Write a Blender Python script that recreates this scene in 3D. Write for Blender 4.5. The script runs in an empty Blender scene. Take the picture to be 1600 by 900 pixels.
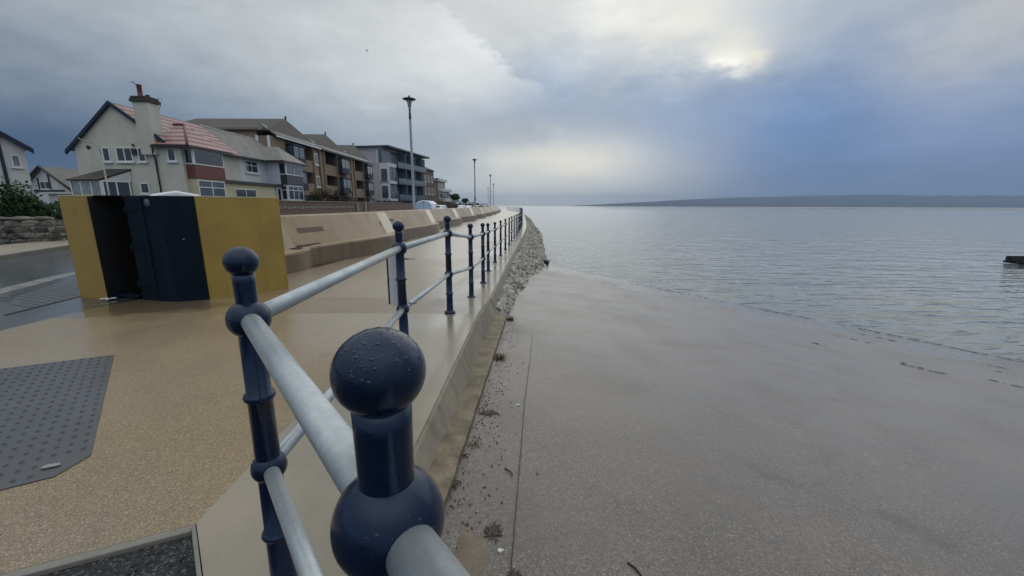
import bpy, bmesh, math, random
from mathutils import Vector, Matrix, noise as mnoise
R = math.radians
random.seed(7)
scene = bpy.context.scene
C = scene.collection

# ------------------------------------------------------------------ camera, sky, sun, exposure
FPX, PITCH, EYE = 620.0, R(11.75), 1.47
cam = bpy.data.cameras.new("camera")
cam.sensor_width = 36; cam.lens = 36 * FPX / 1600
cam.clip_start = 0.02; cam.clip_end = 20000
cam_o = bpy.data.objects.new("camera", cam); C.objects.link(cam_o)
cam_o.matrix_world = (Matrix.Translation((0, 0, EYE)) @ Matrix.Rotation(math.pi/2 - PITCH, 4, 'X') @ Matrix.Rotation(R(0.2), 4, 'Z'))
scene.camera = cam_o

scene.render.engine = 'CYCLES'
scene.cycles.use_denoising = True
scene.cycles.max_bounces = 6
scene.cycles.volume_bounces = 0
scene.view_settings.view_transform = 'Standard'
scene.view_settings.look = 'None'
scene.view_settings.gamma = 1
scene.view_settings.exposure = 0.08

def sky_dir(px, py):
    """direction of a place in the sky (used only for the sky's azimuth / elevation numbers)"""
    x, y = px - 800, py - 450
    v = Vector((x, FPX*math.cos(PITCH) - y*math.sin(PITCH), -(y*math.cos(PITCH) + FPX*math.sin(PITCH))))
    return v.normalized()
def azel(px, py):
    v = sky_dir(px, py)
    return math.degrees(math.atan2(v.x, v.y)), math.degrees(math.asin(v.z))
def lin(r, g, b):
    f = lambda c: (c/255/12.92) if c/255 <= .04045 else ((c/255+.055)/1.055)**2.4
    return (f(r), f(g), f(b))

EDGE_FLIP = True
SUN_AZ, SUN_EL = azel(1145, 92)
world = bpy.data.worlds.new("World"); scene.world = world; world.use_nodes = True
def build_sky():
    nt = world.node_tree; N = nt.nodes; L = nt.links; N.clear()
    def m(op, a, b=None, clamp=False):
        n = N.new('ShaderNodeMath'); n.operation = op; n.use_clamp = clamp
        for i, v in enumerate((a, b)):
            if v is None: continue
            if isinstance(v, (int, float)): n.inputs[i].default_value = v
            else: L.new(v, n.inputs[i])
        return n.outputs[0]
    tc = N.new('ShaderNodeTexCoord'); D = tc.outputs['Generated']
    sep = N.new('ShaderNodeSeparateXYZ'); L.new(D, sep.inputs[0])
    def noise(scale, detail, rough, off, squash=1.0):
        mp = N.new('ShaderNodeMapping'); L.new(D, mp.inputs['Vector'])
        mp.inputs['Location'].default_value = off; mp.inputs['Scale'].default_value = (1, 1, squash)
        n = N.new('ShaderNodeTexNoise'); n.inputs['Scale'].default_value = scale
        n.inputs['Detail'].default_value = detail; n.inputs['Roughness'].default_value = rough
        L.new(mp.outputs[0], n.inputs['Vector'])
        return n.outputs['Fac']
    n1 = noise(3.0, 6, .55, (3.1, 1.2, 4.0), 2.0); n2 = noise(3.2, 6, .55, (8.4, 5.2, .7), 2.0)
    n3 = noise(7.0, 8, .6, (1.7, 9.2, 2.2), 2.4); n4 = noise(14, 6, .6, (5.7, 2.2, 6.2), 2.6)
    az0 = m('MULTIPLY', m('ARCTAN2', sep.outputs[0], sep.outputs[1]), 57.29578)
    el0 = m('MULTIPLY', m('ARCSINE', sep.outputs[2]), 57.29578)
    # cloud masses wander with the noise; the warp dies out at the horizon
    w = m('MULTIPLY', m('ADD', m('MULTIPLY', el0, 1/14.0), 0.25), 1.0, True)
    def warp(base, na, nb, amp):
        s = m('ADD', m('MULTIPLY', m('SUBTRACT', na, .5), amp), m('MULTIPLY', m('SUBTRACT', nb, .5), amp*.45))
        return m('ADD', base, m('MULTIPLY', s, w))
    az = warp(az0, n1, n3, 15); el = warp(el0, n2, n4, 7.5); azs = warp(az0, n3, n4, 5); els = warp(el0, n4, n3, 3)
    cur = None
    def mix(fac, a, b):
        n = N.new('ShaderNodeMix'); n.data_type = 'RGBA'
        if isinstance(fac, (int, float)): n.inputs[0].default_value = fac
        else: L.new(fac, n.inputs[0])
        for i, v in ((6, a), (7, b)):
            if isinstance(v, tuple): n.inputs[i].default_value = (*v, 1)
            else: L.new(v, n.inputs[i])
        return n.outputs[2]
    S = 10.0                                     # the background runs at strength 0.1
    col = lambda *c: tuple(S*x for x in lin(*c))
    # elevation ramp: grey blue rain cloud low down, brighter towards the zenith
    mr = N.new('ShaderNodeMapRange'); mr.inputs[1].default_value = 0; mr.inputs[2].default_value = 40
    L.new(el, mr.inputs[0])
    cr = N.new('ShaderNodeValToRGB'); L.new(mr.outputs[0], cr.inputs[0])
    e = cr.color_ramp.elements
    e[0].position = 0; e[0].color = (*lin(150, 163, 180), 1)
    e[1].position = 1; e[1].color = (*lin(196, 200, 201), 1)
    x = e.new(.35); x.color = (*lin(142, 158, 178), 1)
    x = e.new(.7); x.color = (*lin(172, 180, 186), 1)
    sc = N.new('ShaderNodeVectorMath'); sc.operation = 'SCALE'; L.new(cr.outputs[0], sc.inputs[0]); sc.inputs[3].default_value = S
    cur = sc.outputs[0]
    # clear sky showing thinly through the cover
    sky = N.new('ShaderNodeTexSky'); sky.sky_type = 'NISHITA'; sky.sun_disc = False
    sky.sun_elevation = R(SUN_EL); sky.sun_rotation = R(SUN_AZ); sky.air_density = 1.0; sky.dust_density = 1.5
    gap = m('MULTIPLY', m('SUBTRACT', n1, .46), 1.2, True)
    cur = mix(m('MULTIPLY', gap, .35), cur, sky.outputs[0])
    def blob(px, py, sx, sy, c, amt=1.0, hard=None, raw=False):
        nonlocal cur
        a0, e0 = azel(px, py)
        A = azs if raw else az; E = els if raw else el
        u = m('MULTIPLY', m('SUBTRACT', A, a0), 1/sx); v = m('MULTIPLY', m('SUBTRACT', E, e0), 1/sy)
        r2 = m('ADD', m('MULTIPLY', u, u), m('MULTIPLY', v, v))
        g = m('POWER', 2.71828, m('MULTIPLY', r2, -1.0))
        if hard:
            k = N.new('ShaderNodeMapRange'); k.interpolation_type = 'SMOOTHSTEP'
            k.inputs[1].default_value = hard[0]; k.inputs[2].default_value = hard[1]; L.new(g, k.inputs[0]); g = k.outputs[0]
        cur = mix(m('MULTIPLY', g, amt), cur, col(*c))
    SKY = [
        # px, py, spread az, spread el, colour, amount, edge
        (60, 50, 30, 11, (168, 176, 181), .9),
        (20, 235, 27, 9, (50, 74, 104), 1.0),
        (330, 165, 14, 5.5, (128, 146, 166), .7),
        (640, 215, 11, 6, (160, 173, 184), .8),
        (480, 55, 16, 7, (190, 197, 200), .85),
        (1380, 185, 19, 10, (96, 133, 182), 1.0),
        (1050, 180, 12, 7, (146, 167, 195), .8),
        (1540, 190, 16, 8, (102, 136, 184), .9),
        (1450, 290, 26, 4.6, (100, 124, 158), .95),
        (868, 112, 6, 5, (146, 169, 196), .95),
        (640, 70, 13, 6.5, (208, 213, 215), .9),
        (660, 20, 15, 5, (200, 203, 203), .8),
        (970, 10, 16, 6.0, (232, 233, 229), 1.0),
        (1085, 38, 10, 4.6, (238, 237, 228), .95),
        (1560, 10, 9, 8, (192, 193, 192), .85),
        (1240, 20, 7, 5, (176, 187, 200), .6),
        (885, 256, 11.5, 3.9, (240, 236, 222), 1.0),
        (830, 308, 16, 4.2, (218, 220, 213), 1.0),
    ]
    for b in SKY: blob(*b)
    # crisp lit edge of the cloud bank
    (ax, ae), (bx_, be) = azel(690, 18), azel(818, 118)
    ux, uy = bx_-ax, be-ae; ln = math.hypot(ux, uy)
    wob = m('ADD', m('MULTIPLY', m('SUBTRACT', n3, .5), 5.5), m('MULTIPLY', m('SUBTRACT', n4, .5), 5.0))
    sd = m('ADD', m('ADD', m('MULTIPLY', m('SUBTRACT', az0, ax), uy/ln), m('MULTIPLY', m('SUBTRACT', el0, ae), -ux/ln)), wob)
    ed = N.new('ShaderNodeMapRange'); ed.interpolation_type = 'SMOOTHSTEP'; ed.inputs[1].default_value = .75; ed.inputs[2].default_value = -.30; L.new(sd, ed.inputs[0])
    # sd > 0 lies above and right of the edge
    mx, me_ = azel(735, 85)
    def gauss(A, E, a0, e0, sx, sy):
        u = m('MULTIPLY', m('SUBTRACT', A, a0), 1/sx); v = m('MULTIPLY', m('SUBTRACT', E, e0), 1/sy)
        return m('POWER', 2.71828, m('MULTIPLY', m('ADD', m('MULTIPLY', u, u), m('MULTIPLY', v, v)), -1.0))
    lit = m('MULTIPLY', gauss(az0, el0, mx, me_, 8.5, 5.0), m('SUBTRACT', 1.0, ed.outputs[0]) if EDGE_FLIP else ed.outputs[0])
    cur = mix(m('MULTIPLY', lit, .9), cur, col(228, 231, 231))
    blob(1148, 74, 3.4, 2.3, (238, 236, 222), .75, None, True)
    blob(1130, 92, 1.0, .75, (252, 250, 240), .9, None, True); blob(1150, 97, 1.3, 1.0, (255, 253, 246), 1.0, None, True); blob(1176, 90, 1.1, 1.2, (240, 236, 222), .8, None, True)
    # fine cloud texture
    tex = m('ADD', m('ADD', m('MULTIPLY', m('SUBTRACT', n3, .5), .30), m('MULTIPLY', m('SUBTRACT', n4, .5), .16)), 1.0)
    texw = m('ADD', m('MULTIPLY', m('SUBTRACT', tex, 1.0), m('ADD', w, .15, True)), 1.0)
    # brightness added to the unseen sky overhead and behind, lifting ground and houses
    zen = N.new('ShaderNodeMapRange'); zen.interpolation_type = 'SMOOTHSTEP'
    zen.inputs[1].default_value = 30; zen.inputs[2].default_value = 60; zen.inputs[3].default_value = 1.0; zen.inputs[4].default_value = 1.6
    L.new(el0, zen.inputs[0])
    bk = N.new('ShaderNodeMapRange'); bk.interpolation_type = 'SMOOTHSTEP'; bk.inputs[1].default_value = .15; bk.inputs[2].default_value = -.5; bk.inputs[3].default_value = 1.0; bk.inputs[4].default_value = 1.15; L.new(sep.outputs[1], bk.inputs[0])
    sc2 = N.new('ShaderNodeVectorMath'); sc2.operation = 'SCALE'; L.new(cur, sc2.inputs[0]); L.new(m('MULTIPLY', m('MULTIPLY', texw, zen.outputs[0]), bk.outputs[0]), sc2.inputs[3])
    bg = N.new('ShaderNodeBackground'); bg.inputs[1].default_value = 0.1; L.new(sc2.outputs[0], bg.inputs[0])
    out = N.new('ShaderNodeOutputWorld'); L.new(bg.outputs[0], out.inputs[0])
build_sky()
sun = bpy.data.lights.new("sun", 'SUN'); sun.energy = 0.5; sun.angle = R(75); sun.color = (1.0, .95, .86)
sun_o = bpy.data.objects.new("sun", sun); C.objects.link(sun_o)
sun_o.rotation_euler = (math.pi/2 - R(SUN_EL), 0, math.pi - R(SUN_AZ))
sun_o.location = (0, 0, 60)

# ------------------------------------------------------------------ helpers
class MB:
    """collects shapes, builds ONE mesh object"""
    def __init__(self): self.v = []; self.f = []; self.mi = []; self.sm = []
    def add(self, vs, fs, mi=0, smooth=False):
        o = len(self.v); self.v += [tuple(p) for p in vs]
        for f in fs: self.f.append([i+o for i in f]); self.mi.append(mi); self.sm.append(smooth)
        return self
    def quad(self, a, b, c, d, mi=0): return self.add([a, b, c, d], [(0, 1, 2, 3)], mi)
    def box(self, x0, x1, y0, y1, z0, z1, mi=0):
        vs = [(x, y, z) for z in (z0, z1) for y in (y0, y1) for x in (x0, x1)]
        return self.add(vs, [(0, 2, 3, 1), (4, 5, 7, 6), (0, 1, 5, 4), (2, 6, 7, 3), (0, 4, 6, 2), (1, 3, 7, 5)], mi)
    def obox(self, o, u, v, n, a, b, c, mi=0):
        """box spanning a along u, b along v, c along n (each a (lo,hi) pair) from o"""
        vs = [o + u*x + v*y + n*z for z in c for y in b for x in a]
        return self.add(vs, [(0, 2, 3, 1), (4, 5, 7, 6), (0, 1, 5, 4), (2, 6, 7, 3), (0, 4, 6, 2), (1, 3, 7, 5)], mi)
    def prism(self, pts, z0, z1, mi=0):
        n = len(pts); vs = [(x, y, z0) for x, y in pts] + [(x, y, z1) for x, y in pts]
        fs = [tuple(range(n-1, -1, -1)), tuple(range(n, 2*n))] + [(i, (i+1) % n, n+(i+1) % n, n+i) for i in range(n)]
        return self.add(vs, fs, mi)
    def lathe(self, prof, seg=24, o=(0, 0, 0), mi=0, smooth=True):
        ox, oy, oz = o; vs = []; fs = []
        for r, z in prof:
            for k in range(seg):
                a = 2*math.pi*k/seg; vs.append((ox+r*math.cos(a), oy+r*math.sin(a), oz+z))
        for i in range(len(prof)-1):
            for k in range(seg):
                k2 = (k+1) % seg; fs.append((i*seg+k, i*seg+k2, (i+1)*seg+k2, (i+1)*seg+k))
        fs.append(tuple(range(seg-1, -1, -1))); fs.append(tuple(range((len(prof)-1)*seg, len(prof)*seg)))
        return self.add(vs, fs, mi, smooth)
    def ball(self, o, r, seg=20, rings=12, sq=1.0, mi=0):
        prof = [(max(1e-4, r*math.sin(math.pi*i/rings)), -r*sq*math.cos(math.pi*i/rings)) for i in range(rings+1)]
        return self.lathe(prof, seg, o, mi)
    def tube(self, pts, r, seg=12, mi=0, taper=None):
        pts = [Vector(p) for p in pts]; vs = []; fs = []; n = len(pts)
        for i, p in enumerate(pts):
            d = (pts[min(i+1, n-1)] - pts[max(i-1, 0)]).normalized()
            a = d.cross(Vector((0, 0, 1)));
            if a.length < 1e-3: a = d.cross(Vector((1, 0, 0)))
            a.normalize(); b = a.cross(d).normalized()
            rr = r if taper is None else r*(1-(1-taper)*i/(n-1))
            for k in range(seg):
                t = 2*math.pi*k/seg; vs.append(p + a*rr*math.cos(t) + b*rr*math.sin(t))
        for i in range(n-1):
            for k in range(seg):
                k2 = (k+1) % seg; fs.append((i*seg+k, (i+1)*seg+k, (i+1)*seg+k2, i*seg+k2))
        fs.append(tuple(range(seg))); fs.append(tuple(range(n*seg-1, (n-1)*seg-1, -1)))
        return self.add(vs, fs, mi, True)
    def rock(self, o, sx, sy, sz, rot=None, seed=0, sub=1, jag=.35, mi=0, smooth=False, boxy=0):
        bm = bmesh.new(); bmesh.ops.create_icosphere(bm, subdivisions=sub, radius=1)
        for v in bm.verts:
            if boxy: v.co *= (1.0/max(abs(v.co.x), abs(v.co.y), abs(v.co.z)))**boxy
            k = 1 + jag*mnoise.noise(v.co*1.3 + Vector((seed*3.7, seed*1.9, seed*.7)))*1.6
            v.co = Vector((v.co.x*sx*k, v.co.y*sy*k, v.co.z*sz*k))
            if rot: v.co = rot @ v.co
            v.co += Vector(o)
        bm.verts.index_update()
        self.add([v.co for v in bm.verts], [[v.index for v in f.verts] for f in bm.faces], mi, smooth); bm.free()
        return self
    def build(self, name, mats, parent=None, bevel=0, seg=2, fixn=True):
        me = bpy.data.meshes.new(name); me.from_pydata(self.v, [], self.f); me.validate()
        if fixn:
            bm = bmesh.new(); bm.from_mesh(me); bmesh.ops.recalc_face_normals(bm, faces=bm.faces); bm.to_mesh(me); bm.free()
        if not isinstance(mats, (list, tuple)): mats = [mats]
        for mt in mats: me.materials.append(mt)
        if len(me.polygons) == len(self.mi):
            me.polygons.foreach_set('material_index', self.mi); me.polygons.foreach_set('use_smooth', self.sm)
        o = bpy.data.objects.new(name, me); C.objects.link(o)
        if parent: o.parent = parent
        if bevel:
            b = o.modifiers.new('bevel', 'BEVEL'); b.width = bevel; b.segments = seg; b.limit_method = 'ANGLE'; b.angle_limit = R(35)
        return o
def tag(o, label=None, cat=None, group=None, kind=None):
    if label: o['label'] = label
    if cat: o['category'] = cat
    if group: o['group'] = group
    if kind: o['kind'] = kind
    return o
def empty(name, loc=(0, 0, 0), rz=0):
    o = bpy.data.objects.new(name, None); C.objects.link(o); o.location = loc; o.rotation_euler = (0, 0, rz); o.empty_display_size = .3
    return o
def copy_tree(o, parent=None):
    c = o.copy(); C.objects.link(c); c.parent = parent
    for ch in list(o.children): copy_tree(ch, c)
    return c
def interp(tab, x):
    if x <= tab[0][0]: return tab[0][1]
    for (a, b), (c, d) in zip(tab, tab[1:]):
        if x <= c: return b + (d-b)*(x-a)/(c-a)
    return tab[-1][1]
def smoothtab(tab, x):
    """monotone-ish cubic through the table"""
    n = len(tab)
    if x <= tab[0][0]: return tab[0][1]
    if x >= tab[-1][0]: return tab[-1][1]
    for i in range(n-1):
        x0, y0 = tab[i]; x1, y1 = tab[i+1]
        if x <= x1:
            def sl(k):
                if k == 0: return (tab[1][1]-tab[0][1])/(tab[1][0]-tab[0][0])
                if k == n-1: return (tab[-1][1]-tab[-2][1])/(tab[-1][0]-tab[-2][0])
                return (tab[k+1][1]-tab[k-1][1])/(tab[k+1][0]-tab[k-1][0])
            h = x1-x0; t = (x-x0)/h
            return ((2*t**3-3*t*t+1)*y0 + (t**3-2*t*t+t)*h*sl(i) + (-2*t**3+3*t*t)*y1 + (t**3-t*t)*h*sl(i+1))

# ------------------------------------------------------------------ materials
def mat(name, base, rough=.6, var=.18, scale=2.0, detail=6, bump=.15, bscale=40, bdist=.01, metal=0, spec=.5, base2=None,
        speck=None, rvar=.0, coat=0, coords='world', extra=None):
    """principled material: large mottling between base and base2, optional speckles, noise bump"""
    mt = bpy.data.materials.new(name); mt.use_nodes = True
    nt = mt.node_tree; N = nt.nodes; L = nt.links
    p = N['Principled BSDF']
    if coords == 'world': g = N.new('ShaderNodeNewGeometry'); V = g.outputs['Position']
    else: g = N.new('ShaderNodeTexCoord'); V = g.outputs['Object']
    def noise(s, d=6, r=.55):
        n = N.new('ShaderNodeTexNoise'); n.inputs['Scale'].default_value = s; n.inputs['Detail'].default_value = d; n.inputs['Roughness'].default_value = r
        L.new(V, n.inputs['Vector']); return n.outputs['Fac']
    def mp(sock, a, b, c, d):
        n = N.new('ShaderNodeMapRange'); L.new(sock, n.inputs[0])
        for i, v in enumerate((a, b, c, d)): n.inputs[i+1].default_value = v
        return n.outputs[0]
    def mixc(f, a, b):
        n = N.new('ShaderNodeMix'); n.data_type = 'RGBA'
        if isinstance(f, (int, float)): n.inputs[0].default_value = f
        else: L.new(f, n.inputs[0])
        for i, v in ((6, a), (7, b)):
            if isinstance(v, tuple): n.inputs[i].default_value = (*v, 1)
            else: L.new(v, n.inputs[i])
        return n.outputs[2]
    if base2 is None: base2 = tuple(c*(1-var*1.6) for c in base)
    big = noise(scale, detail)
    c = mixc(mp(big, .32, .68, 0, 1), base, base2)
    fine = noise(bscale, 5, .6)
    if var:
        c2 = N.new('ShaderNodeVectorMath'); c2.operation = 'SCALE'; L.new(c, c2.inputs[0]); L.new(mp(fine, .2, .8, 1-var, 1+var), c2.inputs[3]); c = c2.outputs[0]
    if speck:                                        # list of (scale, threshold, colour)
        for s, th, cc in speck:
            vo = N.new('ShaderNodeTexVoronoi'); vo.inputs['Scale'].default_value = s; L.new(V, vo.inputs['Vector'])
            sx = N.new('ShaderNodeSeparateColor'); L.new(vo.outputs['Color'], sx.inputs[0])
            c = mixc(mp(sx.outputs[0], th-.02, th+.02, 0, 1), c, cc)
    ctx = dict(N=N, L=L, V=V, noise=noise, mp=mp, mixc=mixc, p=p, mt=mt, big=big, fine=fine)
    if extra: c = extra(ctx, c) or c
    L.new(c, p.inputs['Base Color'])
    if not ctx.get('rough_done'):
        if rvar: L.new(mp(big, .3, .7, max(.02, rough-rvar), rough+rvar), p.inputs['Roughness'])
        else: p.inputs['Roughness'].default_value = rough
    p.inputs['Metallic'].default_value = metal; p.inputs['Specular IOR Level'].default_value = spec
    if coat: p.inputs['Coat Weight'].default_value = coat; p.inputs['Coat Roughness'].default_value = .12
    if bump and not ctx.get('bump_done'):
        b = N.new('ShaderNodeBump'); b.inputs['Strength'].default_value = bump; b.inputs['Distance'].default_value = bdist
        L.new(fine, b.inputs['Height']); L.new(b.outputs[0], p.inputs['Normal'])
    return mt
def streaks(col, sx=9, sz=.7, lo=.52, hi=.75, amt=.5):
    """vertical weather streaks"""
    def f(ctx, c):
        N, L = ctx['N'], ctx['L']
        m_ = N.new('ShaderNodeMapping'); m_.inputs['Scale'].default_value = (sx, sx, sz); L.new(ctx['V'], m_.inputs['Vector'])
        n = N.new('ShaderNodeTexNoise'); n.inputs['Scale'].default_value = 1; n.inputs['Detail'].default_value = 5; L.new(m_.outputs[0], n.inputs['Vector'])
        return ctx['mixc'](ctx['mp'](n.outputs['Fac'], lo, hi, 0, amt), c, col)
    return f
def courses(col, dz=.3, axis=2, width=.12, amt=.8):
    """thin lines at a steady spacing (tile courses, boards)"""
    def f(ctx, c):
        N, L = ctx['N'], ctx['L']
        s = N.new('ShaderNodeSeparateXYZ'); L.new(ctx['V'], s.inputs[0])
        a = N.new('ShaderNodeMath'); a.operation = 'MULTIPLY'; L.new(s.outputs[axis], a.inputs[0]); a.inputs[1].default_value = 1/dz
        b = N.new('ShaderNodeMath'); b.operation = 'FRACT'; L.new(a.outputs[0], b.inputs[0])
        return ctx['mixc'](ctx['mp'](b.outputs[0], width, width+.05, amt, 0), c, col)
    return f
def bricks(c1, c2, mortar, sc=4.5, swap=False):
    def f(ctx, c):
        N, L = ctx['N'], ctx['L']
        s = N.new('ShaderNodeSeparateXYZ'); L.new(ctx['V'], s.inputs[0])
        a = N.new('ShaderNodeMath'); a.operation = 'ADD'; L.new(s.outputs[0], a.inputs[0]); L.new(s.outputs[1], a.inputs[1])
        k = N.new('ShaderNodeCombineXYZ'); L.new(a.outputs[0], k.inputs[0]); L.new(s.outputs[2], k.inputs[1])
        t = N.new('ShaderNodeTexBrick'); t.inputs['Scale'].default_value = sc; L.new(k.outputs[0], t.inputs['Vector'])
        t.inputs['Color1'].default_value = (*c1, 1); t.inputs['Color2'].default_value = (*c2, 1); t.inputs['Mortar'].default_value = (*mortar, 1)
        t.inputs['Mortar Size'].default_value = .02
        return ctx['mixc'](.75, c, t.outputs[0])
    return f

def gravel_extra(ctx, c):
    N, L, mp, mixc, p = ctx['N'], ctx['L'], ctx['mp'], ctx['mixc'], ctx['p']
    # damp patches: darker and glossier; a film of water stands on the farther, lower part
    sp = N.new('ShaderNodeSeparateXYZ'); L.new(ctx['V'], sp.inputs[0])
    wet = ctx['noise'](.55, 4, .5)
    f0 = mp(wet, .40, .62, 0, .7); f1 = mp(sp.outputs[1], 2.8, 6.5, 0, 1)
    ad = N.new('ShaderNodeMath'); ad.operation = 'ADD'; ad.use_clamp = True; L.new(f0, ad.inputs[0])
    ml = N.new('ShaderNodeMath'); ml.operation = 'MULTIPLY'; L.new(f1, ml.inputs[0]); L.new(mp(wet, .3, .6, .7, 1), ml.inputs[1]); L.new(ml.outputs[0], ad.inputs[1])
    f = ad.outputs[0]
    # puddle lying along the foot of the flood barrier
    dv = N.new('ShaderNodeVectorMath'); dv.operation = 'SUBTRACT'; L.new(ctx['V'], dv.inputs[0]); dv.inputs[1].default_value = (-5.7, 5.75, 0)
    ds = N.new('ShaderNodeVectorMath'); ds.operation = 'MULTIPLY'; L.new(dv.outputs[0], ds.inputs[0]); ds.inputs[1].default_value = (.75, 1.25, 0)
    le = N.new('ShaderNodeVectorMath'); le.operation = 'LENGTH'; L.new(ds.outputs[0], le.inputs[0])
    pn = N.new('ShaderNodeMath'); pn.operation = 'MULTIPLY_ADD'; L.new(ctx['noise'](1.3, 4, .5), pn.inputs[0]); pn.inputs[1].default_value = 1.1; L.new(le.outputs['Value'], pn.inputs[2])
    pud = mp(pn.outputs[0], 1.35, 1.55, 1, 0)
    # stains, old gum spots and worn darker patches
    st = ctx['noise'](2.3, 6, .7); c = mixc(mp(st, .58, .72, 0, .38), c, (.13, .098, .062))
    gv = N.new('ShaderNodeTexVoronoi'); gv.inputs['Scale'].default_value = 2.6; L.new(ctx['V'], gv.inputs['Vector'])
    gs = N.new('ShaderNodeSeparateColor'); L.new(gv.outputs['Color'], gs.inputs[0])
    gm = N.new('ShaderNodeMath'); gm.operation = 'MULTIPLY'; L.new(mp(gv.outputs['Distance'], .035, .05, .55, 0), gm.inputs[0]); L.new(mp(gs.outputs[0], .6, .62, 0, 1), gm.inputs[1])
    c = mixc(gm.outputs[0], c, (.10, .085, .065))
    c = mixc(mp(pud, 0, 1, 0, .55), c, (.085, .062, .035))
    mx_ = N.new('ShaderNodeMath'); mx_.operation = 'MAXIMUM'; L.new(f, mx_.inputs[0]); L.new(pud, mx_.inputs[1]); f = mx_.outputs[0]
    s = N.new('ShaderNodeVectorMath'); s.operation = 'SCALE'; L.new(c, s.inputs[0]); L.new(mp(f, 0, 1, 1.0, .95), s.inputs[3])
    L.new(mp(f, 0, 1, .52, .36), p.inputs['Roughness']); ctx['rough_done'] = True
    bmp = N.new('ShaderNodeBump'); bmp.inputs['Distance'].default_value = .006; L.new(mp(f, 0, 1, .55, .10), bmp.inputs['Strength'])
    L.new(ctx['fine'], bmp.inputs['Height']); L.new(bmp.outputs[0], p.inputs['Normal']); ctx['bump_done'] = True
    L.new(mp(f, 0, 1, .03, .85), p.inputs['Coat Weight']); L.new(mp(pud, 0, 1, .27, .05), p.inputs['Coat Roughness']); p.inputs['Coat IOR'].default_value = 1.45
    return s.outputs[0]
def conc_wet(ctx, c):
    N, L, mp, mixc, p = ctx['N'], ctx['L'], ctx['mp'], ctx['mixc'], ctx['p']
    wet = ctx['noise'](.8, 4, .55); f = mp(wet, .38, .58, 0, 1)
    s = N.new('ShaderNodeVectorMath'); s.operation = 'SCALE'; L.new(c, s.inputs[0]); L.new(mp(f, 0, 1, 1.1, .8), s.inputs[3])
    L.new(mp(f, 0, 1, .45, .32), p.inputs['Roughness']); ctx['rough_done'] = True
    L.new(mp(f, 0, 1, .35, .9), p.inputs['Coat Weight']); p.inputs['Coat Roughness'].default_value = .17; p.inputs['Coat IOR'].default_value = 1.4
    return s.outputs[0]
WATER_Z = -1.7
NX, NY, NC, SL = .833, .554, 13.4, .119
def slip_z(x, y): return WATER_Z + SL*(NC - (NX*x + NY*y))
def slip_extra(ctx, c):
    N, L, mp, mixc, p = ctx['N'], ctx['L'], ctx['mp'], ctx['mixc'], ctx['p']
    s = N.new('ShaderNodeSeparateXYZ'); L.new(ctx['V'], s.inputs[0])
    # tide mark: wet and darker close to the water, ragged by noise
    jag = ctx['noise'](.9, 5, .6)
    a = N.new('ShaderNodeMath'); a.operation = 'MULTIPLY_ADD'; L.new(jag, a.inputs[0]); a.inputs[1].default_value = -.55; L.new(s.outputs[2], a.inputs[2])
    wet = mp(a.outputs[0], WATER_Z-.16, WATER_Z-.02, 1, 0)
    c = mixc(wet, c, (.075, .072, .066))
    # drift lines parallel to the water's edge
    m_ = N.new('ShaderNodeMapping'); m_.inputs['Rotation'].default_value = (0, 0, -math.atan2(NY, NX)); m_.inputs['Scale'].default_value = (3.2, .35, 1); L.new(ctx['V'], m_.inputs['Vector'])
    n = N.new('ShaderNodeTexNoise'); n.inputs['Scale'].default_value = 1.0; n.inputs['Detail'].default_value = 7; n.inputs['Roughness'].default_value = .62; L.new(m_.outputs[0], n.inputs['Vector'])
    near = mp(s.outputs[2], -1.45, -.95, 1, 0)
    k = N.new('ShaderNodeMath'); k.operation = 'MULTIPLY'; L.new(mp(n.outputs['Fac'], .57, .66, 0, .85), k.inputs[0]); L.new(near, k.inputs[1])
    c = mixc(k.outputs[0], c, (.06, .052, .045))
    # brownish silt blotches
    b = ctx['noise'](.42, 6, .62)
    c = mixc(mp(b, .47, .66, 0, .6), c, (.165, .118, .088))
    b2 = ctx['noise'](.9, 6, .68)
    c = mixc(mp(b2, .50, .66, 0, .62), c, (.066, .058, .050))
    b3 = ctx['noise'](34, 4, .7)
    c = mixc(mp(b3, .50, .66, 0, .55), c, (.060, .053, .046))
    # one worn dark seam down the slope
    sep2 = N.new('ShaderNodeVectorMath'); sep2.operation = 'DOT_PRODUCT'; L.new(ctx['V'], sep2.inputs[0]); sep2.inputs[1].default_value = (.64, .77, 0)
    wob = ctx['noise'](1.2, 3)
    ad = N.new('ShaderNodeMath'); ad.operation = 'MULTIPLY_ADD'; L.new(wob, ad.inputs[0]); ad.inputs[1].default_value = .75; L.new(sep2.outputs['Value'], ad.inputs[2])
    dist = N.new('ShaderNodeMath'); dist.operation = 'SUBTRACT'; L.new(ad.outputs[0], dist.inputs[0]); dist.inputs[1].default_value = 3.62
    ab = N.new('ShaderNodeMath'); ab.operation = 'ABSOLUTE'; L.new(dist.outputs[0], ab.inputs[0])
    xs = mp(s.outputs[0], 1.15, 1.6, 0, 1)
    k2 = N.new('ShaderNodeMath'); k2.operation = 'MULTIPLY'; L.new(mp(ab.outputs[0], .0, .09, .75, 0), k2.inputs[0])
    br = N.new('ShaderNodeMath'); br.operation = 'MULTIPLY'; L.new(xs, br.inputs[0]); L.new(mp(ctx['noise'](1.7, 5, .65), .44, .58, 0, 1), br.inputs[1]); L.new(br.outputs[0], k2.inputs[1])
    c = mixc(k2.outputs[0], c, (.05, .05, .045))
    L.new(mp(b2, .35, .62, .16, .6), p.inputs['Coat Weight']); p.inputs['Coat Roughness'].default_value = .24; p.inputs['Coat IOR'].default_value = 1.33
    L.new(mp(wet, 0, 1, .36, .12), p.inputs['Roughness']); ctx['rough_done'] = True
    return c
M = {}
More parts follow.
